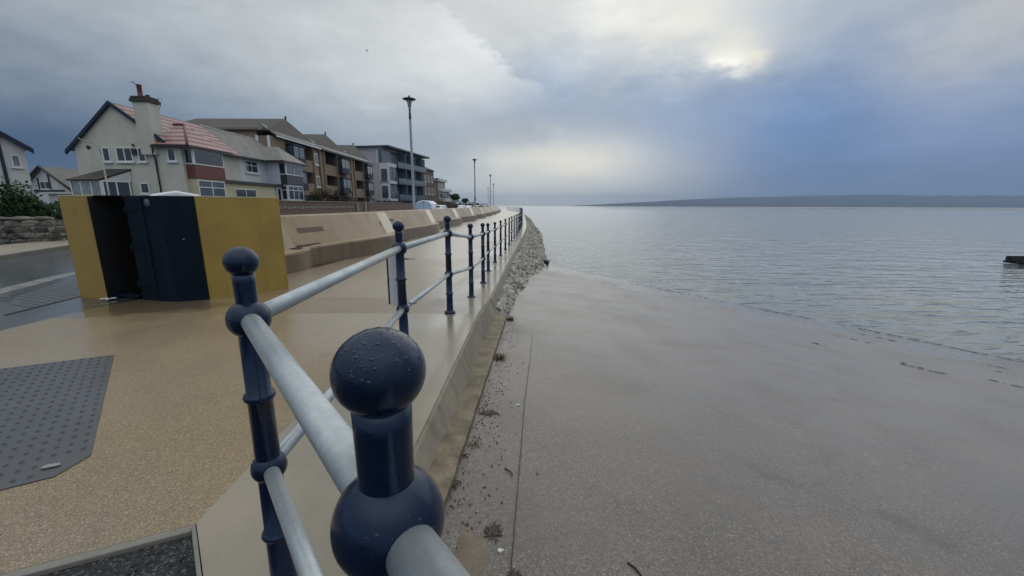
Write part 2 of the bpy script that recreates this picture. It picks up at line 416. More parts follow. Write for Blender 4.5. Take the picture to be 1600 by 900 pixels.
M['gravel'] = mat('resin_gravel', (.285, .205, .105), .42, var=.2, scale=1.1, bump=.5, bscale=210, bdist=.006, base2=(.225, .160, .085),
                  speck=[(210, .80, (.36, .29, .19)), (230, .84, (.13, .095, .06)), (190, .95, (.42, .37, .28))], extra=gravel_extra)
M['conc'] = mat('wet_concrete', (.30, .255, .19), .35, var=.10, scale=1.3, bump=.18, bscale=60, bdist=.004, base2=(.235, .205, .155), extra=conc_wet)
M['conc_wall'] = mat('weathered_concrete', (.29, .25, .19), .55, var=.14, scale=2.2, bump=.3, bscale=45, bdist=.006, base2=(.20, .175, .13), extra=streaks((.10, .085, .055), 7, 1.1, .5, .75, .6))
M['ledge'] = mat('mossy_concrete', (.23, .185, .115), .6, var=.25, scale=6, bump=.5, bscale=38, bdist=.01, base2=(.085, .07, .042))
M['slip'] = mat('slipway_concrete', (.172, .138, .110), .5, var=.36, scale=1.1, bump=.55, bscale=130, bdist=.006, base2=(.110, .092, .078),
                speck=[(150, .90, (.215, .20, .185)), (170, .78, (.066, .058, .052)), (130, .985, (.36, .34, .31))], extra=slip_extra)
M['asphalt'] = mat('wet_asphalt', (.052, .058, .064), .3, var=.25, scale=.7, bump=.25, bscale=120, bdist=.004, base2=(.030, .034, .040), rvar=.12, coat=.7)
M['tactile'] = mat('tactile_grey', (.085, .09, .098), .34, var=.15, scale=2, bump=.2, bscale=90, bdist=.003, base2=(.062, .066, .07))
M['blister'] = mat('tactile_blister', (.046, .049, .054), .35, var=.15, bump=.1, bscale=90)
M['darkstone'] = mat('dark_chippings', (.035, .037, .04), .4, var=.4, scale=20, bump=1.0, bscale=55, bdist=.03, speck=[(120, .90, (.16, .16, .155)), (90, .93, (.10, .10, .10))])
M['pave'] = mat('pale_paving', (.36, .31, .25), .4, var=.12, scale=1.5, bump=.1, bscale=40)
M['kerb'] = mat('kerb_stone', (.24, .22, .19), .5, var=.15, bump=.2, bscale=40)
M['paint_line'] = mat('worn_line_paint', (.26, .26, .25), .4, var=.25, scale=5, bump=.1, bscale=60, base2=(.10, .10, .10))
M['soil'] = mat('garden_ground', (.06, .065, .035), .9, var=.3, scale=.4, bump=.4, bscale=8, bdist=.05)
M['seabed'] = mat('seabed_sand', (.16, .14, .11), .9, var=.2, scale=.05, bump=.2, bscale=4)
M['sandbank'] = mat('wet_sandbank', (.30, .285, .26), .7, var=.15, scale=.01, bump=0, bscale=.1)
M['hill'] = mat('hill_woods', (.022, .032, .038), .95, var=.3, scale=.004, bump=0, bscale=.02, base2=(.035, .04, .034))
def navy_extra(ctx, c):
    # chalky wear, a few rust chips
    ctx['p'].inputs['Specular Tint'].default_value = (.52, .70, 1.0, 1)
    r_ = ctx['noise'](34, 4, .5); c = ctx['mixc'](ctx['mp'](r_, .735, .76, 0, .8), c, (.075, .028, .012))
    n = ctx['noise'](22, 6, .65)
    return ctx['mixc'](ctx['mp'](n, .62, .80, 0, .22), c, (.05, .07, .13))
M['navy'] = mat('navy_gloss_paint', (.0030, .0105, .040), .24, var=.25, scale=9, bump=.35, bscale=42, bdist=.0022, base2=(.0022, .0062, .021), coat=.22, spec=.45, coords='object', extra=navy_extra, rvar=.08)
def galv_extra(ctx, c):
    v = ctx['N'].new('ShaderNodeTexVoronoi'); v.inputs['Scale'].default_value = 55; ctx['L'].new(ctx['V'], v.inputs['Vector'])
    s = ctx['N'].new('ShaderNodeSeparateColor'); ctx['L'].new(v.outputs['Color'], s.inputs[0])
    return ctx['mixc'](ctx['mp'](s.outputs[0], 0, 1, 0, .28), c, (.38, .42, .44))
M['galv'] = mat('galvanised_pipe', (.52, .57, .60), .42, var=.14, scale=7, bump=.12, bscale=60, bdist=.002, metal=.55, base2=(.42, .45, .46), extra=galv_extra, rvar=.1)
M['drop'] = mat('rain_drop', (.02, .03, .06), .03, var=0, bump=0, spec=.6)
M['yellow'] = mat('yellow_block_face', (.37, .25, .055), .55, var=.12, scale=1.8, bump=.3, bscale=60, bdist=.004, base2=(.30, .195, .045), extra=streaks((.20, .125, .025), 11, .5, .52, .8, .35))
M['yellow_cap'] = mat('pale_yellow_cap', (.48, .40, .21), .5, var=.15, scale=4, bump=.2, bscale=50)
M['gate_navy'] = mat('navy_gate_paint', (.003, .010, .022), .6, var=.2, scale=2, bump=.1, bscale=60, bdist=.002, spec=.15, extra=streaks((.012, .02, .03), 9, .6, .5, .75, .6))
M['black'] = mat('black_rubber_and_shade', (.006, .006, .007), .7, var=.1, bump=.05)  # also used as painted shade in the barrier recess and on seats
M['emblem'] = mat('pale_worn_disc', (.10, .12, .17), .6, var=.3, scale=25, bump=0)
M['floodwall'] = mat('buff_precast_wall', (.315, .228, .122), .5, var=.08, scale=.9, bump=.12, bscale=50, bdist=.003, base2=(.25, .178, .095), extra=streaks((.15, .112, .068), 4.5, .5, .52, .76, .40), rvar=.12, coat=.3)
M['floodsheen'] = mat('precast_sky_sheen', (.50, .42, .29), .42, var=.08, scale=1.5, bump=.12, bscale=50, bdist=.003, base2=(.42, .345, .23), coat=.5)
M['bench'] = mat('damp_shaded_bench', (.17, .118, .066), .4, var=.14, scale=1.1, bump=.15, bscale=45, bdist=.004, base2=(.11, .076, .042), extra=streaks((.05, .035, .02), 3, .8, .5, .75, .6))  # darker buff: damp, plus shade put into the colour
M['inset'] = mat('brown_timber_inset', (.13, .088, .060), .6, var=.2, scale=9, bump=.1, bscale=50)
M['rubble'] = mat('rubble_stone', (.52, .47, .40), .6, var=.4, scale=5.5, bump=.8, bscale=26, bdist=.03, base2=(.20, .178, .15), speck=[(16, .86, (.42, .40, .36)), (9, .88, (.06, .055, .05))])
M['mortar'] = mat('rubble_mortar', (.060, .054, .046), .8, var=.3, scale=6, bump=.7, bscale=25, bdist=.03, base2=(.03, .027, .024))
M['stonewall'] = mat('garden_rubble', (.15, .14, .12), .8, var=.35, scale=3, bump=.8, bscale=16, bdist=.03, base2=(.075, .07, .058), speck=[(5, .75, (.21, .19, .16)), (4, .82, (.06, .055, .05))])
M['leaf'] = mat('dark_leaf', (.026, .062, .015), .7, spec=.12, var=.35, scale=1.2, bump=0, bscale=8, base2=(.011, .026, .009))
M['leaf2'] = mat('brown_leaf', (.055, .046, .022), .8, spec=.1, var=.35, scale=1.2, bump=0, bscale=8, base2=(.035, .028, .018))
M['bark'] = mat('bark', (.07, .055, .04), .9, var=.3, scale=6, bump=.5, bscale=20)
M['grass'] = mat('tuft_grass', (.10, .09, .035), .7, var=.3, scale=20, bump=0)
M['weed'] = mat('wet_seaweed', (.045, .03, .016), .4, var=.4, scale=30, bump=.2, bscale=60)
M['twig'] = mat('dry_twig', (.14, .10, .06), .8, var=.3, scale=30, bump=.2)
M['pebble'] = mat('white_pebble', (.72, .72, .70), .5, var=.1, bump=.1)
M['sand'] = mat('silt_patch', (.23, .15, .095), .6, var=.3, scale=6, bump=.5, bscale=60, bdist=.008, base2=(.15, .10, .065))
M['slipsand'] = mat('damp_silt', (.20, .155, .115), .6, var=.3, scale=9, bump=.6, bscale=70, bdist=.008, base2=(.13, .10, .075))
M['cream'] = mat('cream_render', (.62, .60, .53), .8, var=.06, scale=.8, bump=.15, bscale=30, bdist=.006, base2=(.51, .495, .44), extra=streaks((.36, .34, .29), 2.2, .35, .5, .78, .4))
M['white'] = mat('white_render', (.66, .67, .68), .75, var=.06, scale=.8, bump=.1, bscale=30, base2=(.56, .57, .58))
M['bluewhite'] = mat('pale_blue_render', (.58, .63, .72), .75, var=.05, scale=.8, bump=.1, bscale=30, base2=(.52, .56, .64))
M['yellowwall'] = mat('cream_yellow_render', (.60, .54, .36), .75, var=.06, scale=1, bump=.1, bscale=30)
M['upvc'] = mat('white_window_frame', (.74, .76, .78), .35, var=.04, bump=0)
M['glass'] = mat('dark_window_glass', (.022, .028, .036), .07, var=.3, scale=.9, bump=.05, bscale=2, bdist=.01, spec=.8)
M['glassblue'] = mat('pale_window_glass', (.10, .14, .175), .10, var=.3, scale=.8, bump=.05, bscale=2, bdist=.01, spec=.5, base2=(.035, .05, .07))
M['curtain'] = mat('curtained_glass', (.30, .32, .33), .15, var=.2, scale=3, bump=0, spec=.7, base2=(.16, .18, .19))
M['redroof'] = mat('red_roof_tile', (.40, .235, .225), .34, var=.12, scale=2, bump=.2, bscale=20, base2=(.33, .17, .165), extra=courses((.10, .03, .032), .32, 2, .38, .95), rvar=.1)  # paler red: wet tile reflection put into the base colour
M['redplain'] = mat('red_ridge_tile', (.15, .045, .045), .45, var=.15, scale=2, bump=.2, bscale=20)
M['greyroof'] = mat('grey_roof_tile', (.145, .135, .125), .42, var=.14, scale=1.5, bump=.2, bscale=20, base2=(.11, .104, .10), extra=courses((.07, .066, .064), .22, 2, .14, .6), rvar=.1)
M['brownroof'] = mat('brown_roof_tile', (.048, .043, .036), .6, var=.15, scale=1, bump=.2, bscale=20, base2=(.036, .032, .028), extra=courses((.025, .022, .02), .22, 2, .14, .5))
M['trim'] = mat('dark_gutter', (.018, .02, .028), .4, var=.1, bump=0)
M['navytrim'] = mat('navy_bargeboard', (.010, .018, .05), .65, var=.1, bump=0)
M['tilehang_red'] = mat('red_hung_tile', (.17, .048, .040), .5, var=.12, scale=2, bump=.2, bscale=25, extra=courses((.08, .025, .02), .14, 2, .15, .5))
M['tilehang_navy'] = mat('slate_blue_hung_tile', (.028, .036, .052), .45, var=.12, scale=2, bump=.2, bscale=25, extra=courses((.012, .016, .025), .16, 2, .15, .6))
M['pinkwall'] = mat('pinkish_render', (.58, .47, .43), .8, var=.06, scale=1, bump=.1)
M['tan'] = mat('tan_brick', (.27, .20, .14), .75, var=.1, scale=1.2, bump=.1, bscale=20, base2=(.225, .165, .115), extra=bricks((.28, .21, .145), (.23, .165, .115), (.25, .20, .15)))
M['brownbrick'] = mat('brown_brick', (.15, .10, .075), .8, var=.12, scale=1.2, bump=.1, bscale=20, extra=bricks((.16, .10, .075), (.115, .078, .06), (.16, .13, .11)))
M['gardenbrick'] = mat('garden_brick', (.155, .105, .085), .8, var=.15, scale=.7, bump=.2, bscale=20, base2=(.115, .082, .066), extra=bricks((.17, .11, .085), (.12, .08, .062), (.16, .13, .11)))
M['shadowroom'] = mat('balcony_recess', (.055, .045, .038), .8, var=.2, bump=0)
M['lilac'] = mat('pale_lilac_render', (.44, .42, .45), .7, var=.05, scale=.6, bump=.05)
M['steelblue'] = mat('steel_blue_panel', (.13, .185, .215), .4, var=.1, scale=.8, bump=.05, base2=(.10, .145, .17))
M['darkslab'] = mat('dark_fascia', (.045, .055, .065), .5, var=.1, bump=0)
M['greywall'] = mat('pale_grey_cladding', (.33, .32, .31), .7, var=.1, scale=.5, bump=.05)
M['lamp'] = mat('lamp_mast_paint', (.36, .40, .45), .4, var=.08, bump=0, metal=.2)
M['lampdark'] = mat('lamp_head_dark', (.02, .025, .03), .4, var=.1, bump=0)
M['lens'] = mat('lamp_lens', (.45, .47, .48), .15, var=.05, bump=0)
M['carwhite'] = mat('white_car_paint', (.72, .75, .78), .2, var=.03, bump=0, coat=.6)
M['vanblue'] = mat('pale_blue_van_paint', (.50, .62, .80), .22, var=.03, bump=0, coat=.6)
M['cargrey'] = mat('silver_car_paint', (.30, .32, .34), .2, var=.05, bump=0, metal=.4, coat=.5)
M['cardark'] = mat('dark_car_paint', (.03, .035, .045), .2, var=.05, bump=0, coat=.6)
M['carglass'] = mat('car_glass', (.012, .016, .02), .06, var=.1, bump=0, spec=.8)
M['tyre'] = mat('tyre', (.012, .012, .012), .8, var=.1, bump=0)
M['rim'] = mat('wheel_rim', (.35, .36, .37), .35, var=.05, bump=0, metal=.7)
M['red'] = mat('tail_light', (.30, .012, .012), .25, var=.05, bump=0)
M['groyne'] = mat('black_wet_timber', (.010, .012, .011), .5, var=.3, scale=4, bump=.5, bscale=15, bdist=.02)
M['gull'] = mat('grey_gull', (.12, .12, .13), .7, var=.1, bump=0)
M['board'] = mat('white_board', (.62, .63, .68), .4, var=.05, bump=0)
def water_mat():
    mt = bpy.data.materials.new('estuary_water'); mt.use_nodes = True; N = mt.node_tree.nodes; L = mt.node_tree.links; p = N['Principled BSDF']
    p.inputs['Base Color'].default_value = (.10, .122, .11, 1); p.inputs['Roughness'].default_value = .04; p.inputs['IOR'].default_value = 1.33
    g = N.new('ShaderNodeNewGeometry')
    def nz(sx, sy, rot, sc, d, r=.6):
        m_ = N.new('ShaderNodeMapping'); m_.inputs['Scale'].default_value = (sx, sy, 1); m_.inputs['Rotation'].default_value = (0, 0, R(rot)); L.new(g.outputs['Position'], m_.inputs['Vector'])
        n = N.new('ShaderNodeTexNoise'); n.inputs['Scale'].default_value = sc; n.inputs['Detail'].default_value = d; n.inputs['Roughness'].default_value = r; L.new(m_.outputs[0], n.inputs['Vector']); return n.outputs['Fac']
    a = nz(.30, 1.0, 9, 2.6, 3, .5); b = nz(.35, 1.0, -6, .55, 3); c = nz(1, 1, 0, .03, 3)
    def mm(op, x, y):
        n = N.new('ShaderNodeMath'); n.operation = op
        for i, v in enumerate((x, y)):
            if isinstance(v, (int, float)): n.inputs[i].default_value = v
            else: L.new(v, n.inputs[i])
        return n.outputs[0]
    h = mm('ADD', mm('MULTIPLY', a, .085), mm('MULTIPLY', b, .16))
    bp = N.new('ShaderNodeBump'); bp.inputs['Strength'].default_value = 1.0; bp.inputs['Distance'].default_value = 1.0
    L.new(h, bp.inputs['Height']); L.new(bp.outputs[0], p.inputs['Normal'])
    return mt
M['water'] = water_mat()

# ------------------------------------------------------------------ plan of the place (metres; +Y along the promenade, +X to sea)
E_TAB = [(1.46, -.64), (2.27, -.60), (6.5, -.42), (13.5, -.13), (20, .30), (31, 1.0), (40, 1.4), (60, 1.95), (80, 2.4), (105, 2.75), (130, 2.0), (170, -2.0), (250, -11), (420, -30)]
W_TAB = [(7.5, -5.3), (16, -5.05), (34, -5.15), (55, -4.4), (69, -3.9), (100, -3.4), (137, -4.4), (180, -9.0), (250, -18), (420, -38)]
DZ_TAB = [(5.3, 0), (7, -.17), (9, -.25), (11.2, -.35), (14, -.42), (20, -.43), (500, -.43)]
Ed = lambda y: smoothtab(E_TAB, y)
Wl = lambda y: smoothtab(W_TAB, y)
def pz(x, y):
    d = interp(DZ_TAB, y); w = Wl(max(7.5, y))
    k = min(1, max(0, (x - w)/3.5)); f = .7 + .3*k
    if x < w-.2: f = .7*max(0, 1-(w-.2-x)/1.2)
    return d*f
YS = [5.3, 5.8, 6.3, 6.9, 7.5, 8.2, 9, 10, 11.2, 12.5, 14, 16, 18, 20, 23, 26, 30, 35, 40, 46, 52, 60, 70, 80, 90, 100, 110, 120, 130, 145, 160, 180, 205, 230, 260, 300, 350, 420]

# seabed, water
tag(MB().quad((-9000, -3000, -3.2), (9000, -3000, -3.2), (9000, 9000, -3.2), (-9000, 9000, -3.2)).build('ground', M['seabed']), kind='structure')
tag(MB().quad((-8500, -2900, WATER_Z), (8500, -2900, WATER_Z), (8500, 8800, WATER_Z), (-8500, 8800, WATER_Z)).build('water', M['water']), kind='structure')
# land behind the promenade
b = MB(); 
ys = [-60, -20, 0, 5.3] + YS[1:]
for y0, y1 in zip(ys, ys[1:]):
    def xr(y): return Wl(max(7.5, y))-1.0 if y >= 8 else -6.0
    b.quad((-700, y0, -.06), (xr(y0), y0, -.06), (xr(y1), y1, -.06), (-700, y1, -.06))
tag(b.build('land', M['soil']), kind='structure')

# slipway
def slip_left(y):
    if y > 1.5: return Ed(y) + .02
    return -.60 + (1.46 - y)*.72/.855
b = MB(); rows = []
yy = [-4 + .5*i for i in range(0, 70)]
for y in yy:
    x0 = slip_left(y); xs = [x0 + (24-x0)*(i/24.0)**1.4 for i in range(25)]
    rows.append([(x, y, max(-3.1, slip_z(x, y) + .012*mnoise.noise(Vector((x*.5, y*.5, 3))))) for x in xs])
for i in range(len(rows)-1):
    vs = rows[i] + rows[i+1]; n = len(rows[i]); b.add(vs, [(k, k+1, n+k+1, n+k) for k in range(n-1)], 0, True)
tag(b.build('slipway', M['slip']), kind='structure')

# promenade: resin gravel, then the smooth concrete edge strip under the railing
inn = lambda y: Ed(y) - .92
b = MB()
A, B_, Cc = (-1.48, 1.60), (-2.04, 1.35), (-6.05, -.45)
b.add([(*A, 0), (inn(2.4), 2.4, 0), (inn(4), 4, 0), (inn(5.3), 5.3, 0), (-6.05, 5.3, 0), (*Cc, 0), (*B_, 0)], [tuple(range(7))])
def pl(y):
    if y <= 6.3: return -6.05
    if y < 7.5: return -6.05 + .6*(y-6.3)/1.2
    return Wl(y) - .25
for y0, y1 in zip(YS, YS[1:]):
    n = 8
    r0 = [(pl(y0)+(inn(y0)-pl(y0))*i/n, y0) for i in range(n+1)]; r1 = [(pl(y1)+(inn(y1)-pl(y1))*i/n, y1) for i in range(n+1)]
    b.add([(x, y, pz(x, y)) for x, y in r0+r1], [(k, k+1, n+2+k, n+1+k) for k in range(n)], 0, True)
tag(b.build('promenade', M['gravel']), kind='structure')
b = MB()
inner = [(.62, -.88), (-.35, .28), (-1.25, 1.34), A] + [(inn(y), y) for y in (2.4, 4)] + [(inn(y), y) for y in YS]
outer = [(1.32, -.86), (.35, .29), (-.55, 1.35), (-.64, 1.47)] + [(Ed(y), y) for y in (2.4, 4)] + [(Ed(y), y) for y in YS]
zz = lambda p: pz(*p) + .004
for i in range(len(inner)-1):
    b.quad((*inner[i], zz(inner[i])), (*outer[i], zz(outer[i])), (*outer[i+1], zz(outer[i+1])), (*inner[i+1], zz(inner[i+1])))
tag(b.build('promenade_edge', M['conc'], fixn=True), kind='structure')

# tactile paving with blisters
P1, P2 = Vector((-2.40, 1.99, 0)), Vector((-3.95, 3.72, 0))
va, vb = Vector((-.84, -.54, 0)), Vector((-.89, -.45, 0))
P3, P4 = P2 + vb*1.9, P1 + va*1.9
b = MB()
z = Vector((0, 0, .005)); c1 = P1 + (P2-P1)*.07; c2 = P1 + va*.13
b.add([c2+z, c1+z, P2+z, P3+z, P4+z], [(0, 1, 2, 3, 4)])
nu, nv = 22, 30
for i in range(nu):
    for j in range(nv):
        s, t = (i+.6)/nu, (j+.6 + (.0 if i % 2 else .0))/nv
        if s < .09 and t < .09: continue
        p = (P1*(1-s)+P2*s)*(1-t) + (P4*(1-s)+P3*s)*t
        r = .0115; seg = 8
        vs = [(p.x+r*k*math.cos(a), p.y+r*k*math.sin(a), .005+h) for k, h in ((1.15, .0), (.8, .006)) for a in [2*math.pi*q/seg for q in range(seg)]]
        b.add(vs, [(q, (q+1) % seg, seg+(q+1) % seg, seg+q) for q in range(seg)] + [tuple(range(seg, 2*seg))], 1, True)
tag(b.build('tactile_paving', [M['tactile'], M['blister']]), kind='structure')
# dark chippings bed and its kerb in the near corner
b = MB(); b.add([(-1.46, 1.55, -.015), (-6.1, -.53, -.015), (-5.0, -3, -.015), (1.2, -3, -.015), (.58, -.9, -.015)], [(0, 1, 2, 3, 4)])
for k in range(520):
    x = random.uniform(-2.6, -1.0); y = random.uniform(.7, 1.55)
    if y > 1.50 + (x+1.48)*.45 or (x+1.25)*.765+(y-1.34)*.644 > -.06: continue
    s = random.uniform(.006, .013); b.rock((x, y, -.012), s, s*.8, s*.6, Matrix.Rotation(random.uniform(0, 6), 3, 'Z'), k, 1, .3, random.choice([0, 0, 0, 1]))
tag(b.build('gravel_bed', [M['darkstone'], M['tactile']]), kind='stuff')
b = MB(); u = Vector((-.913, -.408, 0)); n = Vector((.408, -.913, 0))
b.obox(Vector((-1.485, 1.592, 0)), u, Vector((0, 0, 1)), n, (0.0, 5.2), (-.12, .006), (0, .045))
b.obox(Vector((-1.482, 1.598, 0)), Vector((.66, -.751, 0)), Vector((0, 0, 1)), Vector((-.751, -.66, 0)), (0.0, 2.6), (-.12, .008), (0, .018))
tag(b.build('path_edging', M['kerb'], bevel=.006), kind='structure')

# road, pavements
b = MB(); b.add([(-6.05, -20, -.02), (-6.05, 6.25, -.02), (-7.0, 9, -.02), (-6.6, 14, -.02), (-6.6, 60, -.02), (-5.8, 110, -.02), (-7, 150, -.02), (-22, 250, -.02), (-30, 250, -.02), (-14, 150, -.02), (-13.6, 100, -.02), (-14.4, 60, -.02), (-15.0, 22, -.02), (-15.6, 15.5, -.02), (-15.1, 13.5, -.02), (-13.8, 10.6, -.02), (-11.4, 5, -.02), (-9.5, -6, -.02), (-9, -20, -.02)], [tuple(range(19))])
tag(b.build('road', M['asphalt']), kind='structure')
def band(pts, w, z0, z1, side=1):
    """a strip of width w laid on one side of a polyline"""
    b = MB(); q = [Vector((*p, 0)) for p in pts]; off = []
    for i, p in enumerate(q):
        d = (q[min(i+1, len(q)-1)] - q[max(i-1, 0)]).normalized(); off.append(p + Vector((-d.y, d.x, 0))*w*side)
    for i in range(len(q)-1):
        a, c, d, e = q[i], q[i+1], off[i+1], off[i]
        vs = [(p.x, p.y, zz) for zz in (z0, z1) for p in (a, c, d, e)]
        b.add(vs, [(4, 5, 6, 7), (0, 1, 5, 4), (2, 3, 7, 6), (1, 2, 6, 5), (3, 0, 4, 7)])
    return b
KL = [(-9.5, -6), (-11.4, 5), (-13.8, 10.6), (-15.1, 13.5), (-15.6, 15.5), (-15.0, 22), (-14.4, 60), (-13.6, 100), (-14, 150), (-30, 250)]
tag(band(KL, .14, -.05, .10).build('kerb', M['kerb'], bevel=.01), kind='structure')
KP = [(p[0]-.13, p[1]) for p in KL]
tag(band(KP, 2.1, -.05, .096).build('pavement', M['pave']), kind='structure')
# near kerb line and worn white line on the corner
NK = [(-7.6, -4), (-8.0, 4), (-8.55, 6.4), (-9.35, 8.3), (-9.6, 10)]
tag(band(NK, .32, -.03, -.012).build('road_marking', M['paint_line']), kind='structure')
b = MB(); b.prism([(-6.9, 5.2), (-8.1, 6.3), (-9.0, 8.1), (-7.6, 8.1), (-7.1, 6.4)], -.03, -.010)
for i in range(14):
    for j in range(18):
        x = -7.0 - i*.09 - j*.035; y = 5.6 + j*.13 + i*.03
        if y < 6.0 and x < -7.5 or y > 7.9: continue
        b.lathe([(.02, 0), (.012, .006)], 6, (x, y, -.010), 1)
tag(b.build('paver_patch', [M['tactile'], M['blister']]), kind='structure')

# far shore
b = MB(); cols = []
for i in range(91):
    x = 700 + 6300*i/90.0
    hh = interp([(700, 0), (1000, 14), (1300, 34), (1700, 55), (2100, 80), (2600, 105), (3200, 122), (3900, 138), (4300, 150), (4700, 150), (4720, 138), (7000, 150)], x)
    hh = max(0.5, hh + 5*mnoise.noise(Vector((x*.006, 0, 0))) + 2.2*mnoise.noise(Vector((x*.03, 4, 0))))
    cols.append([(x, 4050+dy, WATER_Z-1+hh*k + (4*mnoise.noise(Vector((x*.01, dy*.01, 1))) if 0 < k < 1 else 0)) for dy, k in ((0, 0), (40, .12), (250, .45), (600, .8), (900, 1.0), (1300, .9), (2200, 0))])
for a, c in zip(cols, cols[1:]):
    b.add(a + c, [(k, k+1, 7+k+1, 7+k) for k in range(6)], 0, True)
tag(b.build('hills', M['hill']), kind='structure')
b = MB()
ring = [(430, 900), (760, 560), (980, 520), (1500, 520), (2600, 700), (3000, 2300), (1700, 2300), (900, 1700)]
b.prism(ring, -1.9, -1.50)
b.prism([(1100, 2600), (3800, 2000), (5200, 3600), (1500, 3600)], -1.9, -1.35)
tag(b.build('sandbank', M['sandbank']), kind='structure')

# ------------------------------------------------------------------ retaining wall of the slipway, stone revetment
root = tag(empty('retaining_wall', (-.5, 4, 0)), 'low weathered concrete retaining wall with mossy ledge along the slipway edge', 'retaining wall')
ry = [1.47 + .18*i for i in range(31)]
ry = [y for y in ry if y < 6.95] + [6.98]
def wall_strip(prof, name, m, ys, parent, o, bev=0):
    """sweep a closed cross section (list of (x, z) as functions of y) along the sea edge"""
    b = MB(); n = len(prof(ys[0]))
    for y in ys:
        b.v += [(x - o.x, y - o.y, z - o.z) for x, z in prof(y)]
    for i in range(len(ys)-1):
        for k in range(n):
            b.f.append([i*n+k, i*n+(k+1) % n, (i+1)*n+(k+1) % n, (i+1)*n+k]); b.mi.append(0); b.sm.append(False)
    b.f.append(list(range(n))); b.f.append(list(range((len(ys)-1)*n, len(ys)*n))); b.mi += [0, 0]; b.sm += [False, False]
    return b.build(name, m, parent, bev)
def toe(y): return .20 + .06*(y-2)/5
def ldg(y): return slip_z(Ed(y)+.25, y) + .06 + .02*(y-1.5)/5
def p_face(y):
    e, z = Ed(y), pz(Ed(y), y); w = .008*mnoise.noise(Vector((y*3, 0, 0)))
    return [(e-.10, z-.005), (e+.005, z-.003), (e+.02, z-.02), (e+toe(y)*.45+w, ldg(y)+.01), (e+toe(y)*.45+w, -1.2), (e-.10, -1.2)]
def p_ledge(y):
    e = Ed(y); w = .010*mnoise.noise(Vector((y*4, 7, 0))); t = toe(y)
    return [(e+t*.40, ldg(y)+.012), (e+t+.02+w, ldg(y)), (e+t+.045+w, ldg(y)-.015), (e+t+.05+w, -1.2), (e+t*.40, -1.2)]
wall_strip(p_face, 'wall_face', M['conc_wall'], ry, root, root.location)
wall_strip(p_ledge, 'ledge', M['ledge'], ry, root, root.location)

root = tag(empty('stone_revetment', (0, 20, -1)), 'sloping rough stone revetment set in mortar below the promenade railing', 'stone revetment')
ry = [6.98 + .5*i for i in range(80)] + [47+3*i for i in range(45)]
def p_cope(y):
    e, z = Ed(y), pz(Ed(y), y)
    return [(e-.2, z-.003), (e+.01, z-.003), (e+.03, z-.02), (e+.13, z-.30), (e+.10, z-.45), (e-.2, z-.6)]
wall_strip(p_cope, 'coping', M['conc_wall'], ry, root, root.location)
def slope_pt(y, t):
    e, z = Ed(y), pz(Ed(y), y)
    k = min(1, (y-6.9)/6.0)
    return Vector((e + .10 + t*(1.25 + .75*k), y, z - .27 + t*(-2.35 - z + .27)))
b = MB(); n = 14
for y in ry:
    for i in range(n+1):
        p = slope_pt(y, i/n); w = .05*mnoise.noise(Vector((y*2.3, i*.9, 2)))
        b.v.append((p.x + w, p.y-20, p.z + w + 1))
for i in range(len(ry)-1):
    for k in range(n):
        b.f.append([i*(n+1)+k, i*(n+1)+k+1, (i+1)*(n+1)+k+1, (i+1)*(n+1)+k]); b.mi.append(0); b.sm.append(False)
b.build('mortar_bed', M['mortar'], root)
b = MB(); rnd = random.Random(3); k = 0
y = 7.0
while y < 95:
    step = .135 if y < 22 else (.18 if y < 40 else .32)
    t = .02
    while t < .90:
        sz = rnd.uniform(.07, .155)*(1 if y < 40 else 1.5)
        p = slope_pt(y + rnd.uniform(-.1, .1), t + rnd.uniform(-.02, .02))
        if p.z > max(slip_z(p.x, p.y), WATER_Z-.1) - .25:
            nrm = Vector((.75, 0, .66))
            rot = Matrix.Rotation(R(-41), 3, 'Y') @ Matrix.Rotation(rnd.uniform(.2, 1.3), 3, 'Z') @ Matrix.Rotation(rnd.uniform(-.45, .45), 3, 'X')
            b.rock((p.x + .01, p.y-20, p.z+1.0+.01), sz*rnd.uniform(.7, 1.45), sz*rnd.uniform(.42, .7), sz*rnd.uniform(.7, 1.2), rot, k, 1, .5, 0, False, .35); k += 1
        t += sz*1.25/1.75 * rnd.uniform(.8, 1.15)
    y += step
b.build('stones', M['rubble'], root)
b = MB(); b.rock((1.86, 21.8, -1.56), .20, .34, .15, Matrix.Rotation(.4, 3, 'Z'), 5, 2, .6)
tag(b.build('boulder', M['darkstone']), 'dark wet boulder at the foot of the revetment by the water', 'boulder')
